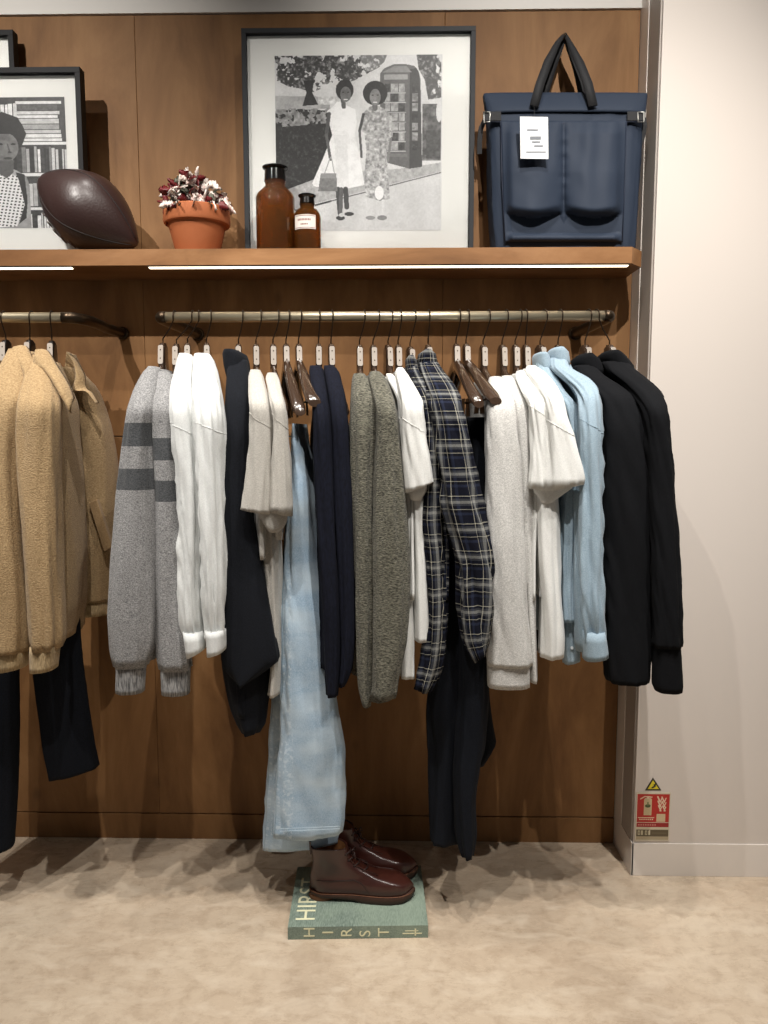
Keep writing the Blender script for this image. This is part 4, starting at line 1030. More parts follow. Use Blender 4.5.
# ------------------------------------------------------------------ potted plant
M_terra = plain('terracotta', (176, 100, 58), 0.75, bump=0.2, bscale=60)
M_soil = plain('soil', (44, 32, 24), 0.95, bump=0.6, bscale=90)
M_leafw = fabric('pale_leaf', (236, 224, 214), (206, 150, 140), 60, bump=0.1, lo=0.5, hi=0.75, rough=0.55)
M_leafr = plain('red_leaf', (104, 22, 26), 0.5); M_leafg = plain('grey_green_leaf', (84, 84, 70), 0.6)
PY = 2.345; pc = at(197.5, 240, PY); px0 = pc.x; s_ = PY / FPX
pot = thing('potted_plant', 'terracotta pot with white and dark red leaves, beside the rugby ball', 'potted plant', (px0, PY, SZ1))
zt_ = at(197, 201, PY - 0.09).z; zr = at(197, 217, PY - 0.09).z; rb = 20 * s_; rt = 30.5 * s_; z0 = SZ1 + 0.0005
MB().lathe([(0.001, z0), (rb, z0), (rb + 0.002, z0 + 0.003), (27.5 * s_, zr - 0.001), (31 * s_, zr), (32 * s_, zr + 0.006), (31.6 * s_, zt_ - 0.003), (30.5 * s_, zt_), (28 * s_, zt_), (27 * s_, zt_ - 0.016), (0.001, zt_ - 0.016)], px0, PY).build('pot', M_terra, pot, True)
auto(bpy.data.objects[pot.children[0].name] if pot.children else [o for o in bpy.data.objects if o.parent == pot][0], 40)
MB().lathe([(0.001, zt_ - 0.015), (26.5 * s_, zt_ - 0.015), (26.5 * s_, zt_ - 0.012), (0.012, zt_ - 0.006), (0.001, zt_ - 0.006)], px0, PY).build('soil', M_soil, pot, True)
rnd = random.Random(4)
leaf = MB(); stem = MB()
def add_leaf(base, dirv, L, W, mi, droop):
    d = dirv.normalized(); side = d.cross(Vector((0, 0, 1)))
    if side.length < 0.05: side = Vector((1, 0, 0))
    side.normalize(); side = (Matrix.Rotation(rnd.uniform(0.5, 2.6), 3, d) @ side).normalized(); up = side.cross(d).normalized(); leaf.mi = mi; n = 7; rs = []
    for i in range(n + 1):
        t = i / n; w = W * (sin(pi * min(1, t * 0.92 + 0.08)) ** 0.8) * (1 + 0.18 * sin(t * 24)) + 0.0006
        c = base + d * (L * t) - Vector((0, 0, droop * t * t)) 
        rs.append([c - side * w, c + up * (-0.003), c + side * w, c + up * (-0.0042)])
    leaf.rings(rs)
crown = Vector((px0, PY, zt_ - 0.005))
for i in range(150):
    th_ = rnd.uniform(0, 2 * pi); el = rnd.uniform(-0.25, 1.4); rr = rnd.uniform(0.045, 0.088)
    out = Vector((cos(th_) * cos(el), sin(th_) * cos(el), max(-0.1, sin(el))))
    base = crown + Vector((out.x * rr * 1.1, out.y * rr * 1.05 - 0.012, out.z * rr * 1.0 + 0.008))
    dv = Vector((out.x + rnd.uniform(-.9, .9), out.y + rnd.uniform(-.9, .9), out.z * 0.2 + rnd.uniform(-0.35, 0.35)))
    mi = rnd.choices((0, 1, 2), (0.5, 0.34, 0.16))[0]
    add_leaf(base, dv, rnd.uniform(0.024, 0.038), rnd.uniform(0.009, 0.0145), mi, rnd.uniform(0, 0.012))
    if i % 3 == 0: stem.tube([crown + Vector((rnd.uniform(-.01, .01), rnd.uniform(-.01, .01), -0.005)), crown.lerp(base, 0.5) + Vector((0, 0, 0.008)), base], 0.0012, 5)
for x, y, x2, y2 in ((168, 200, 166, 226), (170, 208, 171, 230), (166, 196, 164, 216), (226, 204, 236, 214), (224, 198, 228, 210), (164, 192, 167, 205)):
    a = at(x, y, PY - 0.035); b = at(x2, y2, PY - 0.045); stem.tube([crown, crown.lerp(a, 0.8) + Vector((0, 0, 0.012)), a], 0.0012, 5)
    add_leaf(a, b - a, (b - a).length, 0.0075, 1 if x < 200 else 0, 0)
for x, y, r in ((178, 187, 13), (204, 200, 11), (196, 179, 13), (186, 176, 9)):
    c = at(x, y, PY - 0.06)
    for q in range(5): add_leaf(c, Vector((cos(q * 1.256), -0.5, sin(q * 1.256))), r * s_ * 0.9, 0.0085, 0 if (x + q) % 4 else 1, 0)
leaf.build('foliage', [M_leafw, M_leafr, M_leafg], pot, True, kind=None)
stem.build('stems', M_leafr, pot, True)

# ------------------------------------------------------------------ amber bottles
def amber(name='amber_glass'):
    m, nt, b = newmat(name); b.inputs['Base Color'].default_value = (*lin((172, 112, 52)), 1)
    b.inputs['Roughness'].default_value = 0.03; b.inputs['Transmission Weight'].default_value = 0.9; b.inputs['IOR'].default_value = 1.45
    b.inputs['Coat Weight'].default_value = 0.3
    return m
M_amber = amber(); M_stop = plain('black_stopper', (12, 10, 9), 0.12, coat=0.5)
M_stopr = plain('dark_brown_rim', (52, 20, 14), 0.1, coat=0.8)
M_label = plain('paper_label', (224, 216, 208), 0.7); M_ink = plain('label_ink', (120, 60, 50), 0.7)
def bottle(xc, half_px, ytop, yneck, ysh, Y, lab, name='apothecary_bottle', label_px=None, body=0.0026):
    s = Y / FPX; c = at(xc, 240, Y); z0 = SZ1 + 0.0005; z = lambda y: at(xc, y, Y).z
    root = thing(name, lab, 'bottle', (c.x, Y, z0), 'amber apothecary bottles')
    R0 = half_px * s; rn = R0 * 0.52; g = body
    prof = [(0.001, z0), (R0 * 0.92, z0), (R0, z0 + 0.006), (R0, z(ysh)), (R0 * 0.93, z(ysh - 4)), (R0 * 0.74, z(ysh - 8)), (rn, z(yneck)), (rn, z(yneck) + 0.012), (rn * 1.1, z(yneck) + 0.014),
            (rn * 1.1 - g, z(yneck) + 0.014), (rn - g, z(yneck)), (R0 * 0.74 - g, z(ysh - 8) - 0.002), (R0 - g, z(ysh)), (R0 - g, z0 + 0.006), (R0 * 0.9 - g, z0 + 0.004), (0.001, z0 + 0.004)]
    MB().lathe(prof, c.x, Y, 48).build('body', M_amber, root, True)
    zt = z(ytop); zn = z(yneck) + 0.012
    st = MB().lathe([(0.001, zn - 0.02), (rn * 0.93 - g, zn - 0.02), (rn * 0.97 - g, zn + 0.003), (rn * 1.08, zn + 0.004), (rn * 1.0, zt - 0.010), (rn * 1.22, zt - 0.006), (rn * 1.26, zt - 0.002), (rn * 1.1, zt), (0.001, zt + 0.001)], c.x, Y, 40).build('stopper', M_stop, root)
    auto(st, 40)
    if label_px:
        x0, x1, y0, y1 = label_px; rs = []; t0, t1 = 1.5 * pi - 0.95, 1.5 * pi + 0.75
        mb = MB(); rr = R0 + 0.0006
        for zz in (z(y1), z(y0)): rs.append([Vector((c.x + rr * cos(t0 + (t1 - t0) * i / 16), Y + rr * sin(t0 + (t1 - t0) * i / 16), zz)) for i in range(17)])
        mb.rings(rs, closed=False); L = mb.build('label', M_label, root, True)
        ink = MB(); zm = (z(y0) + z(y1)) / 2; hh = abs(z(y0) - z(y1))
        def seg(a, b, zz, w):
            rr2 = rr + 0.0004; n = 10
            ink.rings([[Vector((c.x + rr2 * cos(t), Y + rr2 * sin(t), q)) for t in [t0 + (t1 - t0) * (a + (b - a) * i / n) for i in range(n + 1)]] for q in (zz - w, zz + w)], closed=False)
        for i in range(9):
            seg(0.2 + i * 0.065, 0.2 + i * 0.065 + 0.04, zm + hh * 0.14, hh * 0.07)
        for i in range(5): seg(0.34 + i * 0.065, 0.34 + i * 0.065 + 0.04, zm - hh * 0.18, hh * 0.05)
        seg(0.04, 0.96, zm + hh * 0.42, hh * 0.02); seg(0.04, 0.96, zm - hh * 0.42, hh * 0.02)
        ink.build('label_print', M_ink, L)
    return root
bottle(276, 18.7, 167, 187, 199, 2.33, 'large brown glass apothecary bottle with black stopper, left of the two')
bottle(307.5, 13.2, 195, 210, 218, 2.32, 'small brown glass apothecary bottle with a white label', label_px=(296, 317, 218, 232))

# ------------------------------------------------------------------ tote bag
M_bag = plain('blue_nylon', (36, 46, 62), 0.7, spec=0.3, bump=0.25, bscale=500)
M_bagd = plain('blue_nylon_pocket', (30, 38, 58), 0.6, bump=0.25, bscale=500)
M_web = plain('black_webbing', (24, 24, 27), 0.75, bump=0.6, bscale=300)
M_tagm = plain('tag_card', (232, 234, 236), 0.6); M_tink = plain('tag_ink', (120, 124, 130), 0.7)
BY = 2.365
bc_ = at(563, 244, BY)
bag = thing('tote_bag', 'navy blue nylon tote bag with black handles and white tag on the shelf', 'bag', (bc_.x, BY, SZ1))
zb = SZ1 + 0.0005
def bagrow(y, xl, xr, hd, bot=False):
    L = at(xl, y, BY); Rr = at(xr, y, BY)
    if bot: L.z = Rr.z = zb
    return [*L, *Rr, hd]
cloth(MB(), [bagrow(97, 486, 644.5, 0.012), bagrow(106, 486, 643, 0.03), bagrow(120, 486.5, 641.5, 0.045), bagrow(150, 487.5, 639.5, 0.058), bagrow(190, 488.5, 636.5, 0.066), bagrow(225, 490, 634, 0.068), bagrow(240, 491, 633, 0.068), bagrow(247, 492, 632, 0.066, True)],
      n=90, e=0.42, fold=0.0022, seed=51, kf=4, wr=0.0012).build('main_body', M_bag, bag, True)
# top band: overlapping collar
def bandrow(y, xl, xr, hd): return bagrow(y, xl, xr, hd)
cloth(MB(), [bandrow(94.5, 483.5, 647, 0.014), bandrow(97, 483, 647, 0.018), bandrow(106, 484.5, 645.5, 0.034), bandrow(116, 485.5, 643.5, 0.05), bandrow(119, 486, 643, 0.052)], n=90, e=0.42, fold=0.0014, seed=53, kf=4, wr=0.0008).build('top_band', M_bag, bag, True)
YBf = BY - 0.07
def bulge(nm, x0, x1, y0, y1, depth, mat, seed, top=0.0, nx=26, nz=26, edge=0.02, yb=None):
    """pillowy pocket panel standing off the bag's front"""
    mb = MB(); g = []
    for j in range(nz + 1):
        row = []
        for i in range(nx + 1):
            u, v = i / nx, j / nz
            x = x0 + (x1 - x0) * u; y = y0 + (y1 - y0) * v
            ub = min(1, min(u, 1 - u) * 7); vb = min(1, min(v + top, 1 - v) * 7)
            vv_ = 0.35 + 0.75 * v ** 1.3 if edge == 1 else 1.0
            h = vv_ * depth * (sin(ub * pi / 2) * sin(vb * pi / 2)) * (0.65 + 0.35 * sin(pi * u)) 
            h += 0.0035 * noise.noise(Vector((u * 3.2 + seed, v * 3.4, seed))) * min(ub, vb) + 0.0035 * min(ub, vb) * sin(u * 9 + v * 2.0 + seed) * (1 - v)
            yy = (BY - 0.052 - 0.016 * min(1, (y - 112) / 60.0)) if yb is None else yb
            row.append(mb.bm.verts.new(at(x, y, yy + 0.004 - h)))
        g.append(row)
    for j in range(nz):
        for i in range(nx): mb.face([g[j][i], g[j + 1][i], g[j + 1][i + 1], g[j][i + 1]])
    o = mb.build(nm, mat, bag, True); md = o.modifiers.new('s', 'SOLIDIFY'); md.thickness = 0.002; md.offset = 0; return o
def front_panel(x0=501, x1=626.5, y0=121, y1=242, nx=72, nz=64):
    mb = MB(); g = []
    for j in range(nz + 1):
        row = []
        for i in range(nx + 1):
            u, v = i / nx, j / nz; x = x0 + (x1 - x0) * u + (0.5 - u) * 7 * v; y = y0 + (y1 - y0) * v
            w = (u * 2) % 1.0 if u < 1 else 1.0
            lobe = max(0.0, sin(pi * w)) ** 0.55
            edge = min(1, min(u, 1 - u) * 14)
            vb = 0.80 - 0.055 * abs(2 * w - 1) ** 2          # lower rim of the pillowy pockets
            rise = 0.35 + 0.65 * min(1, v / vb) ** 1.2
            if v < vb: h = 0.046 * lobe * rise * min(1, v * 9 + 0.1) * min(1.0, ((vb - v) / 0.07 + 0.02)) ** 0.5
            elif v < 0.93: h = -0.010 * lobe
            else: h = 0.018 * sin((v - 0.93) / 0.07 * pi) ** 0.7 * edge
            cx_ = (w - 0.5); h += lobe * (0.0045 * sin(cx_ * 17 + v * 2.2 + (3 if u > 0.5 else 0)) * max(0, 1 - v / 0.6) + 0.006 * noise.noise(Vector((u * 7 - v * 2.5, v * 3.4 + u * 2, 2.2))) * min(1, v * 4) * (1 if v < vb else 0.3))
            h += 0.006 * math.exp(-((u - 0.5) / 0.035) ** 2) * noise.noise(Vector((0.5, v * 16, 7))) * (1 if v < 0.97 else 0)
            yy = BY - 0.052 - 0.016 * min(1, (y - 112) / 60.0)
            row.append(mb.bm.verts.new(at(x, y, yy - 0.002 - h * edge)))
        g.append(row)
    for j in range(nz):
        for i in range(nx): mb.face([g[j][i], g[j + 1][i], g[j + 1][i + 1], g[j][i + 1]])
    o = mb.build('front_pockets', M_bag, bag, True); md = o.modifiers.new('s', 'SOLIDIFY'); md.thickness = 0.002; md.offset = 0; return o
front_panel()
# piping
mb = MB()
for xs_ in ((501, 502, 505), (626.5, 625, 622)):
    mb.tube([at(xs_[0], 122, BY - 0.056), at(xs_[1], 180, BY - 0.07), at(xs_[2], 240, BY - 0.072)], 0.0014, 6)
mb.tube([at(x, 122 + 1.5 * sin((x - 500) / 126 * pi), BY - 0.056) for x in range(488, 641, 8)], 0.0014, 6)
mb.build('piping', M_bagd, bag, True)
# handles
def strap(mb, pts, w, th=0.0024):
    pts = [Vector(p) for p in pts]; rs = []
    for i, p in enumerate(pts):
        d = (pts[min(i + 1, len(pts) - 1)] - pts[max(i - 1, 0)]).normalized(); s = d.cross(Vector((0, 1, 0))).normalized() * (w / 2 if not isinstance(w, list) else w[i] / 2)
        n = s.cross(d).normalized() * th
        rs.append([p - s - n, p + s - n, p + s + n, p - s + n])
    mb.rings(rs)
top = at(565, 36, BY + 0.03)
for sgn, yb_, dy in ((0, BY - 0.062, 0.0), (1, BY + 0.03, 0.0)):
    mb = MB(); w = 0.026
    if sgn == 0: L = [(534, 106), (540, 84), (548, 62), (557, 44), (562, 37), (566, 34)]; Rr = [(593, 106), (588, 84), (580, 64), (571, 46), (567, 38), (565, 34)]
    else: L = [(541, 104), (547, 84), (554, 62), (561, 46), (564, 40), (566, 37)]; Rr = [(584, 104), (581, 84), (576, 64), (569, 48), (566, 41), (564.5, 37)]
    for Q in (L, Rr):
        pts = []
        for i, (x, y) in enumerate(Q):
            t = i / 5; pts.append(at(x, y, yb_ * (1 - t) + (BY + 0.035 + (0.006 if Q is Rr else 0) + sgn * 0.012) * t))
        wl = [w, w, w * 0.95, w * 0.62, w * 0.4, w * 0.3]
        strap(mb, pts, wl)
    mb.build('handle', M_web, bag, True)
# side straps and buckles
for x, sx in ((492, -1), (636, 1)):
    mb = MB(); mb.slab([at(x - 9, 112, BY - 0.055), at(x + 9, 112, BY - 0.055), at(x + 9, 121, BY - 0.056), at(x - 9, 121, BY - 0.056)], (0, -0.004, 0)); mb.build('side_strap', M_web, bag)
    mb = MB(); bx = x + sx * 5; pb = [at(bx - 3, 112, BY - 0.062), at(bx + 3, 112, BY - 0.062), at(bx + 3, 122, BY - 0.062), at(bx - 3, 122, BY - 0.062), at(bx - 3, 112, BY - 0.062)]
    mb.tube(pb, 0.0016, 8); mb.build('buckle', M_alu, bag, True)
mb = MB(); strap(mb, [at(486, 118, BY - 0.03), at(481, 128, BY - 0.03), at(479.5, 142, BY - 0.025), at(479.5, 154, BY - 0.02)], 0.014); mb.build('strap_end', M_web, bag)
mb = MB(); strap(mb, [at(644, 118, BY - 0.03), at(645, 126, BY - 0.03), at(643, 136, BY - 0.028), at(640, 146, BY - 0.026)], 0.012); mb.build('strap_end', M_web, bag)
# tag
tg = MB(); yt_ = BY - 0.125
tg.slab([at(520, 116.5, yt_), at(548, 117, yt_), at(548.5, 159, yt_ + 0.004), at(520.5, 158.5, yt_ + 0.004)], (0, 0.0008, 0))
tagp = tg.build('price_tag', M_tagm, bag); tagp['label'] = 'white paper price tag'
mb = MB()
for (xa, xb, y, h) in ((527, 538, 130, 0.8), (530, 541, 138, 1.6), (532, 540, 142, 0.8), (534, 543, 146, 0.8), (526, 546, 152, 0.6)):
    mb.slab([at(xa, y - h, yt_ - 0.0006 + (y - 116) / 42 * 0.004), at(xb, y - h, yt_ - 0.0006 + (y - 116) / 42 * 0.004), at(xb, y + h, yt_ - 0.0006 + (y - 116) / 42 * 0.004), at(xa, y + h, yt_ - 0.0006 + (y - 116) / 42 * 0.004)], (0, 0.0003, 0))
mb.build('tag_print', M_tink, tagp)
MB().tube([at(534, 106, BY - 0.068), at(534.5, 112, BY - 0.085), at(534, 120, yt_ - 0.001)], 0.0009, 6).build('tag_cord', M_web, bag)
# hook that the handles loop over
hk = thing('wall_hook', 'small brass hook above the blue tote bag', 'hook', (at(565, 37, YW - 0.098).x, YW, at(565, 37, YW - 0.098).z))
hx, hz = hk.location.x, hk.location.z
MB().tube([(hx, YW - 0.0005, hz), (hx, YW - 0.05, hz - 0.004), (hx, YW - 0.085, hz - 0.004), (hx, YW - 0.096, hz + 0.004), (hx, YW - 0.098, hz + 0.010)], [0.0035, 0.0035, 0.0035, 0.0035, 0.004], 10).build('peg', M_iron, hk, True)
m = Matrix.Translation((hx, YW - 0.002, hz)) @ Matrix.Rotation(pi / 2, 4, 'X')
MB().lathe([(0.001, -0.0015), (0.012, -0.0015), (0.012, 0.001), (0.009, 0.002), (0.001, 0.002)], 0, 0, 20, m).build('plate', M_rail, hk, True)

# ------------------------------------------------------------------ book
M_cover = fabric('green_cloth_cover', (100, 116, 106), (138, 152, 140), 120, (3, 0.6, 3), bump=0.3, lo=0.35, hi=0.65, large=(9, (150, 166, 148), 0.5, (1, 1, 1)), rough=0.6)
M_page = plain('book_pages', (214, 204, 182), 0.8); M_letter = plain('cream_print', (228, 226, 190), 0.6)
BT = 0.037
c0 = onz(288, 939, 0); c1 = onz(428, 937, 0); c2_ = onz(426, 863, BT); c3 = onz(290, 866, BT)
ux = (c1 - c0).normalized(); uy = Vector((-ux.y, ux.x, 0)); BL = (c1 - c0).length; BD = 0.29
book = thing('book', 'large green art book lying on the floor under the boots', 'book', (c0 + ux * BL / 2 + uy * BD / 2))
def bp_(u, v, z): return c0 + ux * u + uy * v + Vector((0, 0, z))
def obox(mb, u0, u1, v0, v1, z0, z1):
    mb.slab([bp_(u0, v0, z0), bp_(u1, v0, z0), bp_(u1, v1, z0), bp_(u0, v1, z0)], (0, 0, z1 - z0))
mb = MB(); obox(mb, 0, BL, 0, BD, 0.0005, 0.0035); obox(mb, 0, BL, 0, BD, BT - 0.003, BT); obox(mb, 0, BL, -0.003, 0.0, 0.0005, BT)
mb.build('cover', M_cover, book)
mb = MB(); obox(mb, 0.004, BL - 0.004, 0.001, BD - 0.005, 0.0036, BT - 0.0031); mb.build('page_block', M_page, book)
def text_mesh(txt, size, M4, name, mat, root, ext=0.0002, spacing=1.0):
    cu = bpy.data.curves.new('t', 'FONT'); cu.body = txt; cu.size = size; cu.extrude = ext; cu.align_x = 'LEFT'; cu.space_character = spacing
    o = bpy.data.objects.new('t', cu); C.objects.link(o)
    bpy.context.view_layer.update()
    me = bpy.data.meshes.new_from_object(o.evaluated_get(bpy.context.evaluated_depsgraph_get()))
    bpy.data.objects.remove(o); bpy.data.curves.remove(cu)
    me.transform(M4); return me, link(name, me, mat, root)
def basis4(o, x, y):
    z = x.cross(y); return Matrix(((x.x, y.x, z.x, o.x), (x.y, y.y, z.y, o.y), (x.z, y.z, z.z, o.z), (0, 0, 0, 1)))
# cover lettering runs up the left side
pz = Vector((0, 0, 1))
text_mesh('HIRST', 0.078, basis4(bp_(0.072, 0.022, BT + 0.0003), uy, -ux), 'title_on_cover', M_letter, book, spacing=1.02)
# spine letters one by one, each turned on its side
for i, ch in enumerate('HIRST'):
    u = 0.040 + i * 0.0515 + 0.034
    text_mesh(ch, 0.044, basis4(bp_(u, -0.0034, 0.0145 if ch == 'I' else 0.005), pz, -ux), 'spine_letter', M_letter, book)
mb = MB()
obox_ = lambda a, b, c, d: mb.slab([bp_(a, -0.0032, c), bp_(b, -0.0032, c), bp_(b, -0.0032, d), bp_(a, -0.0032, d)], -uy * 0.0003)
obox_(0.318, 0.372, 0.012, 0.0155); obox_(0.325, 0.362, 0.020, 0.0225); obox_(0.352, 0.356, 0.007, 0.028)
mb.build('spine_mark', M_letter, book)

# ------------------------------------------------------------------ boots
M_boot = plain('chestnut_leather', (58, 27, 21), 0.34, coat=0.35, bump=0.12, bscale=120, coat_r=0.25)
M_sole = plain('brown_sole', (58, 34, 22), 0.6); M_heel = plain('tan_welt', (104, 62, 34), 0.55)
M_line = plain('tan_lining', (134, 88, 48), 0.7); M_blace = plain('dark_laces', (40, 20, 16), 0.6)
def boot(ox_, oy_, yaw, label):
    root = thing('ankle_boot', label, 'boot', (ox_, oy_, BT + 0.0003), 'pair of brown leather ankle boots')
    m = Matrix.Translation((ox_, oy_, BT + 0.0003)) @ Matrix.Rotation(yaw, 4, 'Z')
    L = 0.305
    def foot(t, z, k=1.0, inset=0.0):   # outline width at length t (0 heel .. 1 toe)
        pts = [(0, 0.0), (0.02, 0.018), (0.1, 0.031), (0.25, 0.034), (0.42, 0.034), (0.6, 0.043), (0.75, 0.047), (0.88, 0.04), (0.96, 0.025), (1.0, 0.0)]
        for (a, wa), (b, wb) in zip(pts, pts[1:]):
            if t <= b: return wa + (wb - wa) * ((t - a) / (b - a)) ** (0.6 if a == 0 else 1)
        return 0
    def outline(x0, x1, wk, n=44, grow=0.0):
        # closed outline between x0 and x1 in foot coordinates
        out = []
        for i in range(n):
            a = 2 * pi * i / n; t = (1 - cos(a)) / 2
            s = 1 if a <= pi else -1
            w = foot(t, 0) * wk + grow * min(1, sin(pi * t) * 3)
            out.append((x0 - grow + (x1 - x0 + 2 * grow) * t, s * w, t))
        return out
    # sole and heel
    mb = MB(); rs = []
    for z, g in ((0.012, 0.003), (0.013, 0.004), (0.021, 0.004), (0.022, 0.003)):
        rs.append([m @ Vector((x - 0.0, y, z + 0.004 * max(0, (t - 0.7) / 0.3) ** 2 - (0.0115 * max(0, min(1, (t - 0.36) / 0.14)) if z < 0.015 else 0) * (1 if t < 0.86 else max(0, 1 - (t - 0.86) / 0.2)))) for x, y, t in outline(0, L, 1, grow=g)])
    mb.rings(rs); auto(mb.build('sole', M_sole, root), 50)
    mb = MB(); rs = []
    for z in (0.0, 0.012):
        ring = []
        for i in range(28):
            a = 2 * pi * i / 28; x = 0.036 + 0.040 * (-cos(a)); y = 0.033 * math.copysign(abs(sin(a)) ** 0.8, sin(a))
            ring.append(m @ Vector((min(x, 0.072), y, z)))
        rs.append(ring)
    mb.rings(rs); auto(mb.build('heel', M_heel, root), 50)
    # upper by level sections: (z, x_back, x_front, width factor)
    pr = [(0.022, 0.001, L - 0.003, 1.0), (0.030, -0.001, L, 1.02), (0.040, -0.002, L - 0.003, 1.02), (0.050, -0.002, L - 0.014, 0.98), (0.058, -0.001, L - 0.036, 0.93), (0.065, 0.0, L - 0.066, 0.88), (0.072, 0.001, L - 0.098, 0.84), (0.082, 0.003, L - 0.124, 0.82),
          (0.092, 0.005, L - 0.147, 0.82), (0.104, 0.007, L - 0.166, 0.84), (0.117, 0.007, L - 0.180, 0.88), (0.130, 0.005, L - 0.188, 0.93), (0.142, 0.003, L - 0.192, 0.97), (0.154, 0.002, L - 0.196, 1.0)]
    rows = [np.array(p) for p in pr]; fine = []
    for i in range(len(rows) - 1):
        a = rows[max(i - 1, 0)]; b = rows[i]; c = rows[i + 1]; d = rows[min(i + 2, len(rows) - 1)]
        for j in range(4): fine.append(cr(a, b, c, d, j / 4))
    fine.append(rows[-1]); rs = []
    def ringat(z, xb, xf, wk, shrink=0.0):
        ring = []; hfrac = min(1, max(0, (z - 0.055) / 0.06))
        for i in range(44):
            a = 2 * pi * i / 44; t = (1 - cos(a)) / 2; s = math.copysign(1, sin(a)) if abs(sin(a)) > 1e-6 else 0
            x = xb + shrink + (xf - xb - 2 * shrink) * t
            wf = foot(min(1, max(0, x / L)), 0); we = 0.037 * abs(sin(a)) ** 0.8
            cl = min(1, (xf - x) / 0.03) if xf > x else 0
            w = (wf * min(1, abs(sin(a)) * 1.9 + 0) * (1 - hfrac) + we * hfrac) * wk - shrink
            ring.append(m @ Vector((x, s * max(w, 0), z + (0.010 * (1 - t) * 0 + 0.006 * sin(t * pi)) * (1 if z > 0.15 else 0))))
        return ring
    for z, xb, xf, wk in fine: rs.append(ringat(z, xb, xf, wk))
    z, xb, xf, wk = fine[-1]
    rs.append(ringat(z + 0.001, xb, xf, wk, 0.002)); rs.append(ringat(z - 0.001, xb, xf, wk, 0.004))
    up = MB().rings(rs, cap0=True, cap1=False).build('upper', M_boot, root, True)
    MB().rings([ringat(z - 0.002, xb, xf, wk, 0.0045), ringat(z - 0.02, xb, xf, wk, 0.008), ringat(z - 0.045, xb, xf - 0.01, wk, 0.013)], cap0=False, cap1=True).build('lining', M_line, root, True)
    # welt, facing, laces, pull tab, seams
    mb = MB()
    mb.tube([m @ Vector((x, y, 0.0235)) for x, y, t in outline(0, L, 1.0, grow=0.0030)] , 0.0013, 6)
    mb.build('welt', M_heel, root, True)
    lc = MB(); tg_ = MB()
    fr = [(0.154, L - 0.196), (0.130, L - 0.188), (0.104, L - 0.166), (0.088, L - 0.135), (0.072, L - 0.098)]
    for sgn in (1, -1):
        tg_.tube([m @ Vector((x - 0.008, sgn * 0.019, z_ + 0.002)) for z_, x in fr], 0.0018, 6)
    for z_, x in ((0.137, L - 0.190), (0.120, L - 0.181), (0.103, L - 0.164), (0.088, L - 0.139)):
        lc.tube([m @ Vector((x - 0.012, -0.024, z_)), m @ Vector((x + 0.003, -0.008, z_ + 0.004)), m @ Vector((x + 0.003, 0.008, z_ + 0.004)), m @ Vector((x - 0.012, 0.024, z_))], 0.0021, 6)
    for sgn in (1, -1):
        lc.tube([m @ Vector((L - 0.184, 0, 0.137)), m @ Vector((L - 0.174, sgn * 0.016, 0.142)), m @ Vector((L - 0.170, sgn * 0.026, 0.126)), m @ Vector((L - 0.180, sgn * 0.012, 0.134))], 0.0018, 6)
    lc.build('laces', M_blace, root, True); tg_.build('lace_facing', M_boot, root, True)
    # cap of the quarter: side seam
    sm = MB()
    sm.tube([m @ Vector((x, -foot(x / L, 0) * 0.99 * w - 0.0008, z_)) for x, z_, w in ((0.175, 0.030, 1.0), (0.165, 0.045, 1.0), (0.15, 0.06, 0.93), (0.13, 0.066, 0.9), (0.06, 0.062, 0.95), (0.02, 0.06, 1.0))], 0.0009, 5)
    sm.build('side_seam', M_blace, root, True)
    mb = MB(); mb.slab([m @ Vector((-0.001, -0.009, 0.130)), m @ Vector((-0.001, 0.009, 0.130)), m @ Vector((-0.002, 0.009, 0.168)), m @ Vector((-0.002, -0.009, 0.168))], m.to_3x3() @ Vector((0.004, 0, 0)))
    mb.build('pull_tab', M_boot, root)
    return root
nb = onz(310, 897, BT)
boot(nb.x + 0.001, nb.y + 0.012, radians(0), 'brown leather ankle boot nearest the camera, on the green book')
boot(nb.x + 0.013, nb.y + 0.122, radians(0.5), 'brown leather ankle boot behind its twin, nearest the wall')

# ------------------------------------------------------------------ fire safety sign
sg = Canvas(132, 196, (206, 196, 176))
def SX(x): return (x - 636.6) * 4.0
def SY(y): return (y - 792.0) * 4.0
red = (176, 34, 26); cre = (222, 196, 168)
sg.rect(4, 6, 128, 120, red); sg.rect(4, 122, 128, 140, (150, 26, 28)); sg.rect(4, 143, 128, 148, (205, 190, 160)); sg.rect(4, 150, 128, 178, (92, 80, 58)); sg.rect(4, 178, 128, 192, (170, 156, 128))
sg.poly([(30, 28), (34, 22), (56, 22), (60, 28), (60, 92), (30, 92)], (196, 176, 138)); sg.line(16, 26, 32, 16, 4, cre); sg.line(32, 16, 60, 18, 4, cre); sg.rect(40, 14, 50, 24, cre)
sg.ell(45, 54, 11, 7, (70, 84, 46)); sg.rect(42, 38, 48, 52, (120, 124, 80))
for dx, dy in ((0, 0), (4, 18), (10, 36)):
    for q in (0, 16): sg.line(82 + q + dx * 0.4, 16 + dy + q * 0.1, 92 + q + dx * 0.4, 38 + dy, 5, cre); sg.line(92 + q, 38 + dy, 98 + q, 22 + dy, 4, cre)
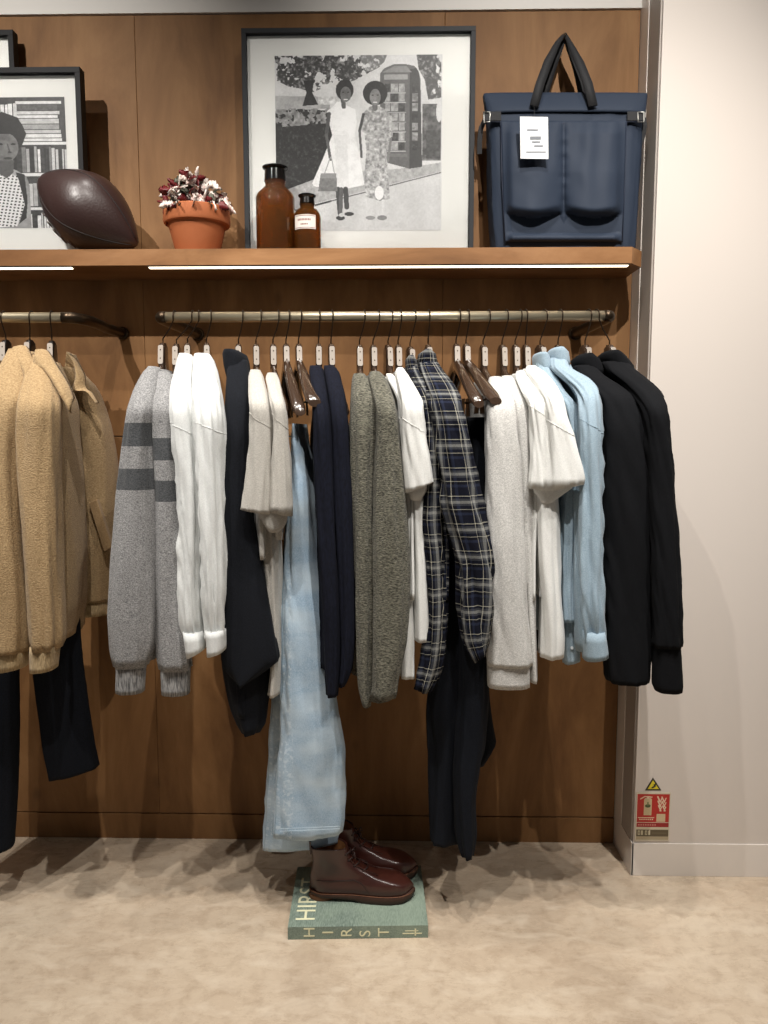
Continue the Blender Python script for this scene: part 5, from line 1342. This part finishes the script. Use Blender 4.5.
sg.rect(80, 86, 114, 118, (206, 182, 146)); sg.rect(8, 100, 72, 103, cre)
for i in range(7): sg.rect(14 + i * 8, 106, 19 + i * 8, 111, cre)
for i in range(8): sg.rect(10 + i * 9, 128, 16 + i * 9, 134, (200, 120, 110))
for x in (10, 22, 38, 50): sg.rect(x, 154, x + 8, 172, (186, 176, 148)); 
sg.rect(13, 158, 16, 168, (92, 80, 58)); sg.rect(41, 158, 44, 168, (92, 80, 58)); sg.line(56, 152, 56, 170, 3, (226, 216, 196)); sg.line(66, 164, 120, 164, 3, (120, 108, 86))
M_sign = attrmat('sign_print', 0.35); M_plate = plain('sign_plate', (200, 186, 160), 0.4)
P0 = at(636.6, 792.5, YF - 0.003); P1 = at(669, 841, YF - 0.003)
s = thing('fire_sign', 'red fire extinguisher sign low on the white wall', 'sign', ((P0.x + P1.x) / 2, YF - 0.002, P1.z))
MB().box(P0.x, P1.x, YF - 0.0028, YF - 0.0002, P1.z, P0.z).build('plate', M_plate, s)
canvas_mesh('printed_face', sg, (P0.x, YF - 0.0030, P0.z), (P1.x - P0.x, 0, 0), (0, 0, P1.z - P0.z), M_sign, s)
M_yel = plain('warning_yellow', (214, 196, 40), 0.4); M_blk = plain('warning_black', (40, 38, 24), 0.4)
s = thing('warning_sticker', 'yellow triangular warning sticker above the red sign', 'sticker', at(652.5, 791, YF - 0.001))
MB().slab([at(645, 790.5, YF - 0.001), at(661.5, 790.5, YF - 0.001), at(653, 777.5, YF - 0.001)], (0, 0.0008, 0)).build('border', M_blk, s)
MB().slab([at(647.6, 789, YF - 0.0014), at(659, 789, YF - 0.0014), at(653.1, 780.4, YF - 0.0014)], (0, 0.0003, 0)).build('triangle', M_yel, s)
MB().slab([at(651, 788, YF - 0.0018), at(654, 785.6, YF - 0.0018), at(653, 785, YF - 0.0018), at(656.2, 783, YF - 0.0018), at(655.6, 785.6, YF - 0.0018), at(656.4, 786, YF - 0.0018), at(653, 788.4, YF - 0.0018)], (0, 0.0003, 0)).build('symbol', M_blk, s)
